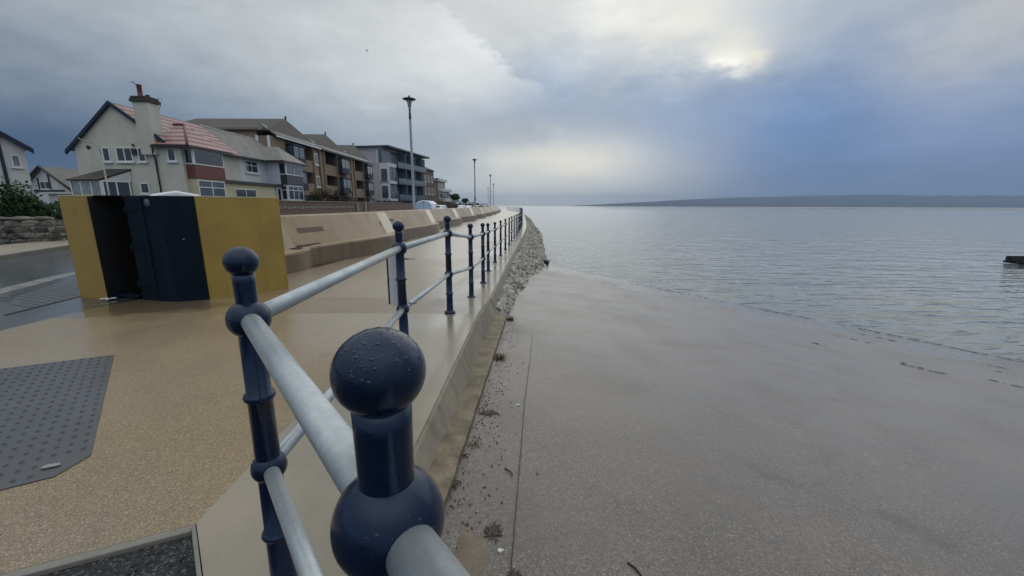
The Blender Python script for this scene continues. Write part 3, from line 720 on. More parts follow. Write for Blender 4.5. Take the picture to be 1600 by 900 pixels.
# wrack line left by the tide
b = MB(); rnd = random.Random(5)
tdir = Vector((-NY, NX, 0))
for i in range(800):
    s = rnd.uniform(-12.5, 10.5); base = Vector((NX*NC, NY*NC, 0)) + tdir*s - Vector((NX, NY, 0))*(.30 + .16*mnoise.noise(Vector((s*.6, 0, 0))) + rnd.gauss(0, .05) + (rnd.choice([0, .5, .7, 1.2, 1.5]) if s < -2 else 0))
    if base.x < slip_left(base.y)+.8: continue
    if mnoise.noise(Vector((s*.35, 5, 0))) < -.12 and rnd.random() < .85: continue
    w = rnd.uniform(.008, .032)
    b.rock((base.x, base.y, slip_z(base.x, base.y)+.006), w*2.2, w*.7, w*.16, Matrix.Rotation(math.atan2(tdir.y, tdir.x)+rnd.uniform(-.5, .5), 3, 'Z'), i, 1, .5)
for i in range(46):
    s = rnd.uniform(-11.5, 3); dpt = rnd.uniform(.5, 3.6)*(1 if s < -3 else 1.25)
    base = Vector((NX*NC, NY*NC, 0)) + tdir*s - Vector((NX, NY, 0))*dpt
    if base.x < slip_left(base.y)+1.0: continue
    for k in range(rnd.randint(2, 9)):
        p = base + tdir*rnd.gauss(0, .16) + Vector((NX, NY, 0))*rnd.gauss(0, .015); w = rnd.uniform(.008, .026)
        b.rock((p.x, p.y, slip_z(p.x, p.y)+.006), w*2.4, w*.7, w*.25, Matrix.Rotation(math.atan2(tdir.y, tdir.x)+rnd.uniform(-.4, .4), 3, 'Z'), i*9+k, 1, .5)
tag(b.build('seaweed_line', M['weed']), kind='stuff')

# ------------------------------------------------------------------ railing
railing = tag(empty('promenade_railing', (-.87, 1.265, 0)), 'navy ball-topped post railing with two galvanised pipes along the seaward promenade edge', 'railing')
RO = railing.location.copy()
posts = [(-.146, .41, .005), (-.87, 1.265, 0), (-.985, 3.47, 0), (-.86, 5.33, 0), (-.735, 7.02, -.175), (-.645, 8.75, -.24)]
posts = [(x, y, 0 if y < 6 else z) for x, y, z in posts]
y = 11.0
while y < 168:
    x = Ed(y) - (.42 if y < 20 else .44); posts.append((x, y, pz(x, y)))
    y += 2.15 if y < 110 else 3.2
def post_shape():
    prof = [(.076, 0), (.076, .022), (.070, .032), (.050, .036), (.0445, .05), (.0425, .262)]
    ring = lambda z, r: [(r, z-.014), (r+.008, z-.010), (r+.0115, z), (r+.008, z+.010), (r, z+.014)]
    prof += ring(.278, .0425) + [(.040, .50), (.040, .60)] + ring(.825, .0385) + [(.037, 1.04), (.034, 1.12), (.0315, 1.16), (.0325, 1.225), (.0330, 1.252)]
    return prof
def make_post(hi):
    seg = 40 if hi else 14
    p = MB().lathe(post_shape(), seg).build('railing_post', M['navy'], railing)
    for nm, z, r, sq in (('ball_finial', 1.29, .0505, .96), ('rail_knuckle', 1.10, .0655, .98), ('rail_knuckle', .55, .058, .98)):
        o = MB().ball((0, 0, 0), r, seg, 26 if hi else 10, sq).build(nm, M['navy'], p); o.location = (0, 0, z)
    return p
hero = make_post(True); far_ = make_post(False)
# rain drops standing on the upper sides of the balls
rnd = random.Random(11); b = MB()
for zc, r, n in ((1.29, .0500, 330), (1.10, .0650, 260)):
    for k in range(n):
        th = rnd.uniform(0, 2*math.pi); ph = math.acos(rnd.uniform(.2, .98) if zc > 1.2 else rnd.uniform(.1, .78))
        d = Vector((math.sin(ph)*math.cos(th), math.sin(ph)*math.sin(th), math.cos(ph)))
        q = rnd.uniform(.0005, .0015)*(1 if rnd.random() < .8 else 1.5); rot = d.to_track_quat('Z', 'Y').to_matrix()
        b.rock(Vector((d.x*r, d.y*r, d.z*r*.97 + zc)), q*rnd.uniform(1, 1.7), q, q*.42, rot, k, 1, .1, 0, True)
tag(b.build('rain_drops', M['drop'], hero), kind='stuff')
for i, (x, y, z) in enumerate(posts):
    if i == 0: o = hero
    elif i < 4: o = copy_tree(hero, railing)
    elif i == 4: o = far_
    else: o = copy_tree(far_, railing)
    o.location = Vector((x, y, z)) - RO; o.rotation_euler.z = .7*i
ext = Vector((.72, -.855, 0)).normalized()
p0 = Vector(posts[0]) + ext*1.15
for nm, dz, r in (('top_rail', 1.10, .0295), ('bottom_rail', .55, .0255)):
    b = MB(); seq = [p0] + [Vector(p) for p in posts]
    for a, c in zip(seq, seq[1:]):
        a, c = a + Vector((0, 0, dz)) - RO, c + Vector((0, 0, dz)) - RO
        b.tube([a, c], r, 24 if a.y < 6 else 8)
    b.build(nm, M['galv'], railing)

# narrow white board tied behind the third post
bd = tag(empty('notice_board', (-1.045, 3.53, .55)), 'narrow white board cable-tied to a navy railing post', 'notice board')
b = MB(); b.box(-.062, .012, -.008, .006, .02, .515); b.build('panel', M['board'], bd)
b = MB(); b.box(-.080, -.070, -.010, .008, .03, .52); b.box(-.070, -.0625, -.004, .004, .25, .27); b.build('edge_strip', M['black'], bd)
for zz in (.455, .055):
    b = MB(); ring = [(.08 + .047*math.cos(a), -.06 + .047*math.sin(a), zz) for a in [2*math.pi*k/14 for k in range(15)]]
    b.tube(ring, .003, 6); b.tube([(.12, -.08, zz), (.19, -.07, zz+.004)], .003, 6); b.build('cable_tie', M['black'], bd)

# ------------------------------------------------------------------ flood barrier block
fb = tag(empty('flood_barrier', (-5.7, 6.7, 0)), 'chest-high yellow and navy flood barrier block at the promenade entrance', 'flood barrier')
O = Vector((-5.7, 6.7)); off = lambda pts: [(x-O.x, y-O.y) for x, y in pts]
def grow(pts, d):
    c = Vector((sum(p[0] for p in pts)/len(pts), sum(p[1] for p in pts)/len(pts)))
    return [tuple(Vector(p) + (Vector(p)-c).normalized()*d) for p in pts]
pil = off([(-7.04, 6.30), (-6.46, 6.17), (-6.40, 6.85), (-6.98, 7.0)])
wl = off([(-5.03, 6.44), (-4.42, 7.69), (-4.70, 7.83), (-5.30, 6.57)])
b = MB().prism(pil, -.2, 1.575); b.build('pillar', M['yellow'], fb, .008)
MB().prism(grow(pil, .004), 1.576, 1.605).build('coping', M['yellow_cap'], fb, .006)
b = MB().prism(wl, -.3, 1.575); b.build('side_wall', M['yellow'], fb, .008)
MB().prism(grow(wl, .004), 1.576, 1.605).build('coping', M['yellow_cap'], fb, .006)
gt = MB().prism(off([(-5.95, 6.22), (-5.35, 6.19), (-5.04, 6.435), (-5.305, 6.56), (-5.36, 6.95), (-5.93, 6.95)]), -.2, 1.598).build('gate_leaf', M['gate_navy'], fb, .012)
d = MB().lathe([(.045, 0), (.045, .006)], 20).build('badge', M['emblem'], gt); 
d.matrix_local = Matrix.Translation((-5.585-O.x, 6.20-O.y, 1.49)) @ Matrix.Rotation(R(90), 4, 'X') @ Matrix.Scale(1.35, 4, (0, 1, 0))
b = MB().box(.493, .507, -.405, -.385, .92, .935); b.build('bolt', M['galv'], gt)
b = MB().prism(off([(-6.455, 6.70), (-5.92, 6.70), (-5.92, 6.78), (-6.45, 6.80)]), -.2, 1.585).build('recess_panel', M['black'], fb)  # black colour stands for the shade at the back of the recess
b = MB().prism(off([(-6.462, 6.172), (-6.447, 6.165), (-6.385, 6.72), (-6.40, 6.75)]), -.2, 1.585).build('recess_side_shade', M['black'], fb)  # black sheet over the pillar side, recess shade put into its colour
b = MB()
for zz in (.22, .80, 1.38):
    b = MB(); b.lathe([(.016, -.05), (.020, -.045), (.020, .045), (.016, .05)], 10, (-.258, -.480, zz)); b.box(-.25, -.08, -.498, -.482, zz-.022, zz+.022); b.build('hinge', M['gate_navy'], gt)
b = MB().box(.02, .026, -.5155, -.49, .02, 1.57); b.build('panel_seam', M['black'], gt)
b = MB().box(.30, .335, -.53, -.49, .86, .98); b.build('lock_box', M['gate_navy'], gt, .004)
b = MB().box(-.76, -.29, -.45, -.02, 1.587, 1.602); b.build('top_plate', M['gate_navy'], fb)
b = MB().box(-.74, -.31, -.46, -.40, .0, .045); b.box(-.70, -.66, -.48, -.38, .045, .11); b.box(-.42, -.38, -.47, -.40, .045, .07); b.build('foot_bracket', M['gate_navy'], fb, .004)
b = MB(); rnd = random.Random(4)
for k in range(9):
    b.rock((-6.42+rnd.uniform(-.05, .12), 6.10+rnd.uniform(-.06, .05), .012), rnd.uniform(.015, .045), .018, .012, Matrix.Rotation(rnd.uniform(0, 3), 3, 'Z'), k, 1, .4)
tag(b.build('litter_scrap', M['pebble']), 'crumpled pale litter at the foot of the flood barrier opening', 'litter')

# ------------------------------------------------------------------ flood wall with bench, unit by unit
ORD = ['first', 'second', 'third', 'fourth', 'fifth', 'sixth', 'seventh', 'eighth', 'ninth', 'tenth', 'eleventh', 'twelfth', 'thirteenth']
UY = [7.85, 11.2, 18.9, 29.5, 41, 52, 63, 75, 88, 102, 118, 135]
WT, BT = 1.14, .30
def bump_w(t): return .80*((t/.74)**.85 if t < .74 else (1-.04*(t-.74)/.14 if t < .88 else max(0, .96*(1-((t-.88)/.12)**1.4))))
def bump_b(t): return .78*math.sin(math.pi*min(1, t)**1.7)**.8
for ui, (y0, y1) in enumerate(zip(UY, UY[1:])):
    ym = (y0+y1)/2
    fw = tag(empty('flood_wall', (Wl(ym)-.6, ym, -.3)), f'buff concrete flood wall unit with bench, {ORD[ui]} beyond the yellow and navy block', 'flood wall', 'flood wall units along the promenade')
    o = fw.location; ns = 26
    def sweep(prof, name, m, bev, ya, yb):
        b = MB(); n = None
        for i in range(ns+1):
            t = i/ns; yy = ya + (yb-ya)*t
            pr = prof(t, yy); n = len(pr); b.v += [(x-o.x, yy-o.y, z-o.z) for x, z in pr]
        for i in range(ns):
            for k in range(n):
                b.f.append([i*n+k, i*n+(k+1) % n, (i+1)*n+(k+1) % n, (i+1)*n+k]); b.mi.append(0); b.sm.append(False)
        b.f += [list(range(n)), list(range(ns*n, (ns+1)*n))]; b.mi += [0, 0]; b.sm += [False, False]
        return b.build(name, m, fw, bev, 3)
    wbase = lambda yy: Wl(yy) - .62
    s = 1.0 if ui else .35
    def face_x(t, yy, z): return wbase(yy) + s*bump_w(t) - .36 - .40*(z-BT)/(WT-BT)
    sweep(lambda t, yy: [(face_x(t, yy, .2), .20), (face_x(t, yy, WT), WT), (face_x(t, yy, WT)-.05, WT+.03), (wbase(yy)-1.0, WT+.03), (wbase(yy)-1.02, -.5), (face_x(t, yy, .2), -.5)], 'wall_panel', M['floodwall'], .018, y0+.012, y1-.012)
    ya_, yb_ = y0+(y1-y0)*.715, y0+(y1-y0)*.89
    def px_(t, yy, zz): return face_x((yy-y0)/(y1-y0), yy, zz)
    if ui: sweep(lambda t, yy: [(px_(t, yy, .24)+.006, .26), (px_(t, yy, WT)+.006, WT-.005), (px_(t, yy, WT)-.04, WT-.005), (px_(t, yy, .24)-.04, .26)], 'sheen_panel', M['floodsheen'], 0, ya_, yb_)  # paler panel: sky reflection on the curving face put into its colour
    def bx(t, yy): return wbase(yy) + .10 + s*bump_b(t)
    sweep(lambda t, yy: [(bx(t, yy)+.05, -.6), (bx(t, yy)+.02, BT-.05), (bx(t, yy), BT-.012), (bx(t, yy)-.05, BT), (wbase(yy)-.36, BT+.015), (wbase(yy)-.40, -.6)], 'bench', M['bench'], 0, y0+.01, y1-.01)
    # paler lip of the seat
    sweep(lambda t, yy: [(bx(t, yy)+.012, BT-.035), (bx(t, yy)+.006, BT+.002), (bx(t, yy)-.02, BT+.012), (face_x(t, yy, .2)-.02, BT+.024), (face_x(t, yy, .2)-.02, BT-.04)], 'seat', M['floodwall'], 0, y0+.01, y1-.01)
    L_ = y1-y0
    for tc, ww in ((1.0/L_, 1.15), (1-1.7/L_, 1.25)):
        if tc < 0 or tc > 1: continue
        b = MB(); n = 6
        for zz in (.70, .84):
            pass
        pts = []
        for i in range(n+1):
            t = tc + (i/n-.5)*ww/L_; yy = y0 + L_*t
            pts.append([(face_x(t, yy, z)+dx-o.x, yy-o.y, z-o.z) for z, dx in ((.66, .006), (.80, .006), (.80, -.03), (.66, -.03))])
        for i in range(n): b.add(pts[i]+pts[i+1], [(k, (k+1) % 4, 4+(k+1) % 4, 4+k) for k in range(4)])
        b.add(pts[0], [(0, 1, 2, 3)]); b.add(pts[-1], [(0, 1, 2, 3)])
        b.build('inset_panel', M['inset'], fw)
    for tc in (.06, .90):  # black wedges stand for the thin shadows on the seat
        b = MB(); t0 = tc; pts = []
        for i in range(4):
            t = t0 + (i/3-.5)*.9/L_; yy = y0 + L_*t
            if t < 0 or t > 1: continue
            pts.append([(face_x(t, yy, .2)+dx-o.x, yy-o.y, BT+.028+dz-o.z) for dx, dz in ((.0, -.01), (.24-.05*i, -.02), (.24-.05*i, .0), (.0, .012))])
        for i in range(len(pts)-1): b.add(pts[i]+pts[i+1], [(k, (k+1) % 4, 4+(k+1) % 4, 4+k) for k in range(4)])
        if len(pts) > 1:
            b.add(pts[0], [(0, 1, 2, 3)]); b.add(pts[-1], [(0, 1, 2, 3)]); b.build('seat_shadow', M['black'], fw)

# ------------------------------------------------------------------ lamps
def make_lamp():
    r = empty('street_lamp')
    MB().lathe([(.16, 0), (.16, .05), (.13, .08), (.125, 1.1), (.10, 1.2), (.095, 3.5), (.075, 6.8), (.06, 7.0)], 14).build('mast', M['lamp'], r)
    MB().lathe([(.075, 6.85), (.08, 7.0), (.06, 7.35), (.05, 7.5)], 12).build('mast_collar', M['lampdark'], r)
    b = MB()
    for k in range(4):
        a = k*math.pi/2+.4; b.tube([(.05*math.cos(a), .05*math.sin(a), 7.45), (.12*math.cos(a), .12*math.sin(a), 7.85), (.22*math.cos(a), .22*math.sin(a), 8.05)], .018, 6)
    b.build('head_strut', M['lampdark'], r)
    MB().lathe([(.08, 7.62), (.09, 7.7), (.15, 7.98), (.14, 8.02)], 14).build('lens', M['lens'], r)
    MB().lathe([(.22, 8.03), (.40, 8.05), (.43, 8.07), (.39, 8.10), (.18, 8.15), (.07, 8.18), (.06, 8.28), (.02, 8.30)], 28).build('canopy', M['lampdark'], r)
    return r
LAMPS = [(-6.98, 28.8, 'tall pale promenade lamp with disc head, nearest, rising beside the blue van'), (-5.95, 65, 'second promenade lamp beyond the van, disc head on a slim mast'),
         (-5.2, 97, 'third promenade lamp from the van, small disc head above the far wall'), (-6.3, 137, 'fourth promenade lamp from the van, thin against the pale horizon'), (-9.8, 165, 'farthest faint promenade lamp near the vanishing end of the wall')]
lp = make_lamp()
for i, (x, y, lb) in enumerate(LAMPS):
    o = lp if i == 0 else copy_tree(lp)
    o.location = (x, y, -.05); o.scale = (1.05, 1.05, 1.055); tag(o, lb, 'street lamp', 'disc-headed lamps along the promenade')
bn = tag(MB().box(-.11, .11, -.14, -.105, 2.2, 2.9).build('mast_sign', M['lampdark']), 'small dark sign plate strapped to the second promenade lamp mast', 'sign'); bn.location = (-5.95, 65, -.05)
r = tag(empty('bracket_lamp', (-20.0, 20.2, 0)), 'old grey lamp post with curved bracket arm before the cream gable', 'street lamp')
MB().lathe([(.06, 0), (.06, .9), (.042, 1.0), (.032, 3.9)], 10).build('mast', M['greywall'], r)
MB().tube([(0, 0, 3.85), (-.05, 0, 4.15), (-.25, 0, 4.33), (-.75, 0, 4.47), (-.95, 0, 4.58)], .022, 8).build('bracket_arm', M['greywall'], r)
MB().lathe([(.03, .16), (.07, .13), (.09, .04), (.06, 0), (.04, -.04)], 10, (-.55, 0, 4.1)).build('lantern', M['lampdark'], r)

# ------------------------------------------------------------------ house kit
Z = Vector((0, 0, 1))
def window(parent, o, u, w, h, cols=2, rows=None, frame='upvc', glass='glass', out=.05, sill=True, fw=.07, name='window', transom=None):
    """framed window on a wall: o = lower left corner on the wall, u = along the wall (the outside is on its right side seen from above)"""
    u = Vector(u).normalized(); n = Vector((u.y, -u.x, 0)); o = Vector(o)
    b = MB()
    b.obox(o, u, Z, n, (0, w), (0, fw), (-.02, out)); b.obox(o, u, Z, n, (0, w), (h-fw, h), (-.02, out))
    b.obox(o, u, Z, n, (0, fw), (fw, h-fw), (-.02, out-.002)); b.obox(o, u, Z, n, (w-fw, w), (fw, h-fw), (-.02, out-.002))
    for k in range(1, cols):
        c = w*k/cols; b.obox(o, u, Z, n, (c-fw*.45, c+fw*.45), (fw, h-fw), (-.02, out-.006))
    if transom: b.obox(o, u, Z, n, (fw, w-fw), (h*transom-fw*.4, h*transom+fw*.4), (-.02, out-.010))
    if sill: b.obox(o, u, Z, n, (-.08, w+.08), (-.09, -.003), (-.02, out+.07))
    f = b.build(name, M[frame], parent)
    p = MB(); p.obox(o, u, Z, n, (fw*.6, w-fw*.6), (fw*.6, h-fw*.6), (-.01, .012)); p.build('pane', M[glass], f)
    return f
def part(name, m, parent, fn, bevel=0):
    b = MB(); fn(b); return b.build(name, M[m] if isinstance(m, str) else [M[k] for k in m], parent, bevel)
SEA = (0, 1, 0)        # along a facade that faces the sea (+X)
SID = (1, 0, 0)        # along a side wall that faces the camera (-Y)

# -------- red roofed house (near half of the pair)
h = tag(empty('red_roof_house', (-25.5, 30, 0)), 'cream gabled house with red tiled roof and square chimney, nearest the block', 'house'); L0 = h.location
S_ = lambda x, y, z: (x-L0.x, y-L0.y, z)
def gable(b, x0, x1, xr, y0, y1, ze, zr, zb=-.1, ze1=None):
    ze1 = ze1 or ze
    pts = [(x0, zb), (x1, zb), (x1, ze1), (xr, zr), (x0, ze)]
    n = 5; vs = [(x, y0, z) for x, z in pts] + [(x, y1, z) for x, z in pts]
    b.add(vs, [tuple(range(n)), tuple(range(2*n-1, n-1, -1))] + [(i, (i+1) % n, n+(i+1) % n, n+i) for i in range(n)])
def loc(b, L): 
    b.v = [(x-L.x, y-L.y, z-L.z) for x, y, z in b.v]
def hpart(name, m, parent, L, fn, bevel=0):
    b = MB(); fn(b); loc(b, L); return b.build(name, M[m], parent, bevel)
def rwin(parent, L, o, *a, **k): return window(parent, Vector(o)-L, *a, **k)
def slab(b, p, th=.1):
    """roof plane: polygon p given thickness downwards"""
    p = [Vector(q) for q in p]; n = (p[1]-p[0]).cross(p[2]-p[0]).normalized()
    if n.z < 0: n = -n
    q = [v - n*th for v in p]; k = len(p)
    b.add(p+q, [tuple(range(k)), tuple(range(2*k-1, k-1, -1))] + [(i, (i+1) % k, k+(i+1) % k, k+i) for i in range(k)])
YM, YE = 34.2, 41.4
hpart('wall', 'cream', h, L0, lambda b: gable(b, -28.4, -22.6, -25.5, 27.0, YM-.004, 5.12, 7.68, -.1, 5.5))
def roofs(b, y0, y1):
    slab(b, [(-25.5, y0, 7.80), (-25.5, y1, 7.80), (-22.25, y1, 5.38), (-22.25, y0, 5.38)])
    slab(b, [(-25.5, y0, 7.80), (-28.75, y0, 4.92), (-28.75, y1, 4.92), (-25.5, y1, 7.80)])
rf = hpart('roof', 'redroof', h, L0, lambda b: roofs(b, 26.85, YM))
def barge(b, y0=26.80, y1=26.93):
    for xa, za, xb, zb in ((-28.85, 4.84, -25.5, 7.83), (-25.5, 7.83, -22.3, 5.42)):
        b.add([(xa, y0, za-.22), (xb, y0, zb-.22), (xb, y0, zb+.02), (xa, y0, za+.02), (xa, y1, za-.22), (xb, y1, zb-.22), (xb, y1, zb+.02), (xa, y1, za+.02)], [(0, 1, 2, 3), (7, 6, 5, 4), (0, 4, 5, 1), (3, 2, 6, 7), (0, 3, 7, 4), (1, 5, 6, 2)])
hpart('bargeboard', 'navytrim', h, L0, barge)
def chim(b):
    b.box(-23.85, -22.9, 26.70, 27.5, 4.6, 7.75)
ch = hpart('chimney', 'cream', h, L0, chim)
hpart('chimney_cap', 'mortar', ch, L0, lambda b: (b.box(-23.95, -22.8, 26.6, 27.6, 7.752, 7.95), b.box(-23.9, -22.85, 26.65, 27.55, 7.955, 8.10)), .02)
hpart('chimney_pot', 'redplain', ch, L0, lambda b: b.lathe([(.17, 8.04), (.14, 8.1), (.125, 8.75), (.155, 8.78), (.15, 8.86)], 14, (-23.6, 27.1, 0)))
hpart('chimney_pot', 'groyne', ch, L0, lambda b: b.lathe([(.12, 8.04), (.11, 8.22), (.12, 8.24)], 12, (-23.15, 27.1, 0)))
hpart('aerial', 'lampdark', ch, L0, lambda b: (b.tube([(-23.6, 27.0, 8.8), (-23.9, 27.0, 9.02)], .018, 6), b.tube([(-24.05, 27.0, 8.96), (-23.7, 27.0, 8.90)], .014, 6), b.tube([(-22.65, 27.2, 7.4), (-22.5, 27.2, 7.7), (-22.35, 27.2, 8.05), (-22.62, 27.2, 8.10)], .016, 6)))
# projecting wing with hipped roof
hpart('wing_wall', 'cream', h, L0, lambda b: b.box(-23.4, -21.45, 26.92, 30.3, -.1, 5.14))
def hip(b, x0, x1, y0, y1, ze, zr, xr):
    ym = (y0+y1)/2
    slab(b, [(x1, y0, ze), (x1, y1, ze), (xr, ym, zr)]); slab(b, [(x0, y0, ze), (x1, y0, ze), (xr, ym, zr), (x0, ym, zr)]); slab(b, [(x1, y1, ze), (x0, y1, ze), (x0, ym, zr), (xr, ym, zr)])
wr = hpart('wing_roof', 'redroof', h, L0, lambda b: hip(b, -23.1, -20.75, 26.62, 30.75, 5.2, 6.75, -22.35))
hpart('ridge_tile', 'redplain', wr, L0, lambda b: (b.tube([(-20.78, 26.66, 5.24), (-22.35, 28.68, 6.79)], .075, 6), b.tube([(-23.1, 28.68, 6.79), (-22.35, 28.68, 6.79)], .075, 6)))
hpart('gutter', 'trim', h, L0, lambda b: (b.box(-23.1, -20.75, 26.55, 26.63, 5.04, 5.14), b.box(-20.78, -20.66, 26.6, 30.8, 5.04, 5.15), b.box(-22.28, -22.16, 30.8, YM, 5.24, 5.35)))
hpart('downpipe', 'trim', h, L0, lambda b: (b.tube([(-23.0, 26.60, 5.04), (-23.12, 26.75, 4.6), (-23.12, 26.84, 4.3), (-23.12, 26.84, 0)], .055, 8)))
for x, w, c in ((-26.62, .50, 1), (-25.72, 1.05, 2), (-24.32, .50, 1)):
    rwin(h, L0, (x, 26.999, 4.17), SID, w, .9, c, glass='glass')
rwin(h, L0, (-22.35, 26.919, 4.2), SID, .55, .84, 1)
hpart('alarm_box', 'lampdark', h, L0, lambda b: (b.box(-24.62, -24.36, 26.86, 26.997, 4.60, 4.98), b.box(-24.57, -24.47, 26.9, 26.997, 5.16, 5.28)))
hpart('wall_vent', 'inset', h, L0, lambda b: b.box(-21.95, -21.6, 26.86, 26.917, 2.05, 2.3))
# square bay: tile-hung apron, windows over and under
bay = hpart('bay', 'tilehang_red', h, L0, lambda b: b.box(-21.6, -20.9, 27.15, 29.95, 3.16, 4.02), .01)
hpart('bay_body', 'yellowwall', bay, L0, lambda b: b.box(-21.59, -20.98, 27.22, 29.88, -.1, 3.158))
hpart('bay_head', 'upvc', bay, L0, lambda b: b.box(-21.59, -20.95, 27.2, 29.9, 5.02, 5.12))
for o, u, w, c in (((-21.5, 27.19, 4.05), SID, .56, 1), ((-20.92, 27.19, 4.05), SEA, 2.72, 1)):
    rwin(bay, L0, o, u, w, .98, c, glass='glass', sill=False, out=.04)
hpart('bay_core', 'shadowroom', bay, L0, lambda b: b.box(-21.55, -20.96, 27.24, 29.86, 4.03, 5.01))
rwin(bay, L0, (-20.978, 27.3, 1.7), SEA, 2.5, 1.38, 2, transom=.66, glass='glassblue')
rwin(h, L0, (-22.598, 30.6, 4.1), SEA, 1.0, 1.05, 1)
hpart('pink_panel', 'pinkwall', h, L0, lambda b: b.box(-22.58, -22.52, 30.4, 32.2, 3.35, 4.0))
hpart('garage', 'yellowwall', h, L0, lambda b: b.box(-22.58, -21.5, 30.32, 37.0, -.1, 3.08))
hpart('garage_roof', 'trim', h, L0, lambda b: b.box(-22.59, -21.28, 30.0, 37.2, 3.085, 3.28))
rwin(h, L0, (-21.498, 31.6, 1.75), SEA, 2.6, .95, 2)
# side porch with white glazing
po = hpart('porch', 'upvc', h, L0, lambda b: b.box(-27.9, -25.2, 25.85, 26.98, -.1, 1.95))
def porch_roof(b):
    slab(b, [(-28.0, 25.7, 2.98), (-26.0, 25.7, 2.98), (-24.95, 26.98, 3.72), (-26.6, 26.98, 3.72)], .09); slab(b, [(-28.0, 25.7, 2.98), (-26.6, 26.98, 3.72), (-28.0, 26.98, 3.0)], .08)
hpart('porch_roof', 'brownroof', po, L0, porch_roof)
hpart('porch_cheek', 'white', po, L0, lambda b: b.add([(-25.95, 25.84, 2.90), (-25.05, 26.97, 2.90), (-25.05, 26.97, 3.6), (-26.0, 25.84, 2.91)], [(0, 1, 2, 3)]))
rwin(po, L0, (-27.9, 25.849, 1.95), SID, 1.95, .98, 3, sill=False, glass='curtain')
rwin(po, L0, (-25.93, 25.86, 1.95), (.8, 1.06, 0), 1.32, .98, 2, sill=False, glass='glass')
hpart('porch_post', 'upvc', po, L0, lambda b: b.box(-26.0, -25.9, 25.84, 25.94, 1.95, 2.93))
rwin(h, L0, (-24.55, 26.999, 2.15), SID, .6, .7, 1)

# -------- grey roofed house (far half of the pair)
h = tag(empty('grey_roof_house', (-25.5, 38, 0)), 'pale house with grey tiled roof and navy bay, joined to the red roofed one', 'house'); L0 = h.location
hpart('wall', 'white', h, L0, lambda b: gable(b, -28.4, -22.6, -25.5, YM, YE, 5.12, 7.68, -.1, 5.5))
hpart('roof', 'greyroof', h, L0, lambda b: roofs(b, YM+.004, YE+.15))
hpart('ridge_tile', 'white', h, L0, lambda b: [b.box(-25.58, -25.42, YM+.3+.45*k, YM+.5+.45*k, 7.79, 7.86) for k in range(16)])
hpart('wing_wall', 'bluewhite', h, L0, lambda b: b.box(-23.4, -21.45, 37.9, 41.3, -.1, 5.38))
hpart('wing_roof', 'greyroof', h, L0, lambda b: hip(b, -24.9, -20.75, 37.5, 41.75, 5.42, 6.85, -22.35))
hpart('gutter', 'trim', h, L0, lambda b: (b.box(-23.1, -20.75, 37.42, 37.5, 5.26, 5.36), b.box(-20.78, -20.66, 37.5, 41.8, 5.26, 5.37), b.box(-22.28, -22.16, YM+.01, 37.5, 5.24, 5.35)))
bay = hpart('bay', 'tilehang_navy', h, L0, lambda b: b.box(-21.6, -20.85, 38.0, 40.95, 3.3, 4.18), .01)
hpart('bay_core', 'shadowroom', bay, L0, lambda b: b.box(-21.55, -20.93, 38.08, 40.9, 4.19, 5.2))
hpart('bay_head', 'upvc', bay, L0, lambda b: b.box(-21.59, -20.88, 38.02, 40.93, 5.24, 5.36))
rwin(bay, L0, (-21.55, 38.03, 4.2), SID, .66, 1.05, 1, sill=False, out=.04); rwin(bay, L0, (-20.90, 38.03, 4.2), SEA, 2.88, 1.05, 2, sill=False, glass='glassblue', out=.04)
hpart('bay_body', 'white', bay, L0, lambda b: b.box(-21.59, -20.93, 38.08, 40.88, -.1, 3.295))
rwin(bay, L0, (-20.928, 38.1, 1.9), SEA, 2.7, 1.33, 3, transom=.68, glass='glassblue'); rwin(bay, L0, (-21.55, 38.079, 1.9), SID, .58, 1.33, 1, transom=.68)
rwin(h, L0, (-22.598, 34.9, 4.15), SEA, 1.7, 1.0, 2, transom=.62)
hpart('canopy', 'trim', h, L0, lambda b: b.box(-22.59, -21.25, 37.25, 38.0, 3.1, 3.3))
hpart('lower_bay', 'bluewhite', h, L0, lambda b: b.box(-22.59, -21.47, 37.21, 37.895, -.1, 3.09))
rwin(h, L0, (-22.2, 37.209, 1.4), SID, .7, 1.55, 1); rwin(h, L0, (-21.468, 37.22, 1.4), SEA, .62, 1.55, 1)
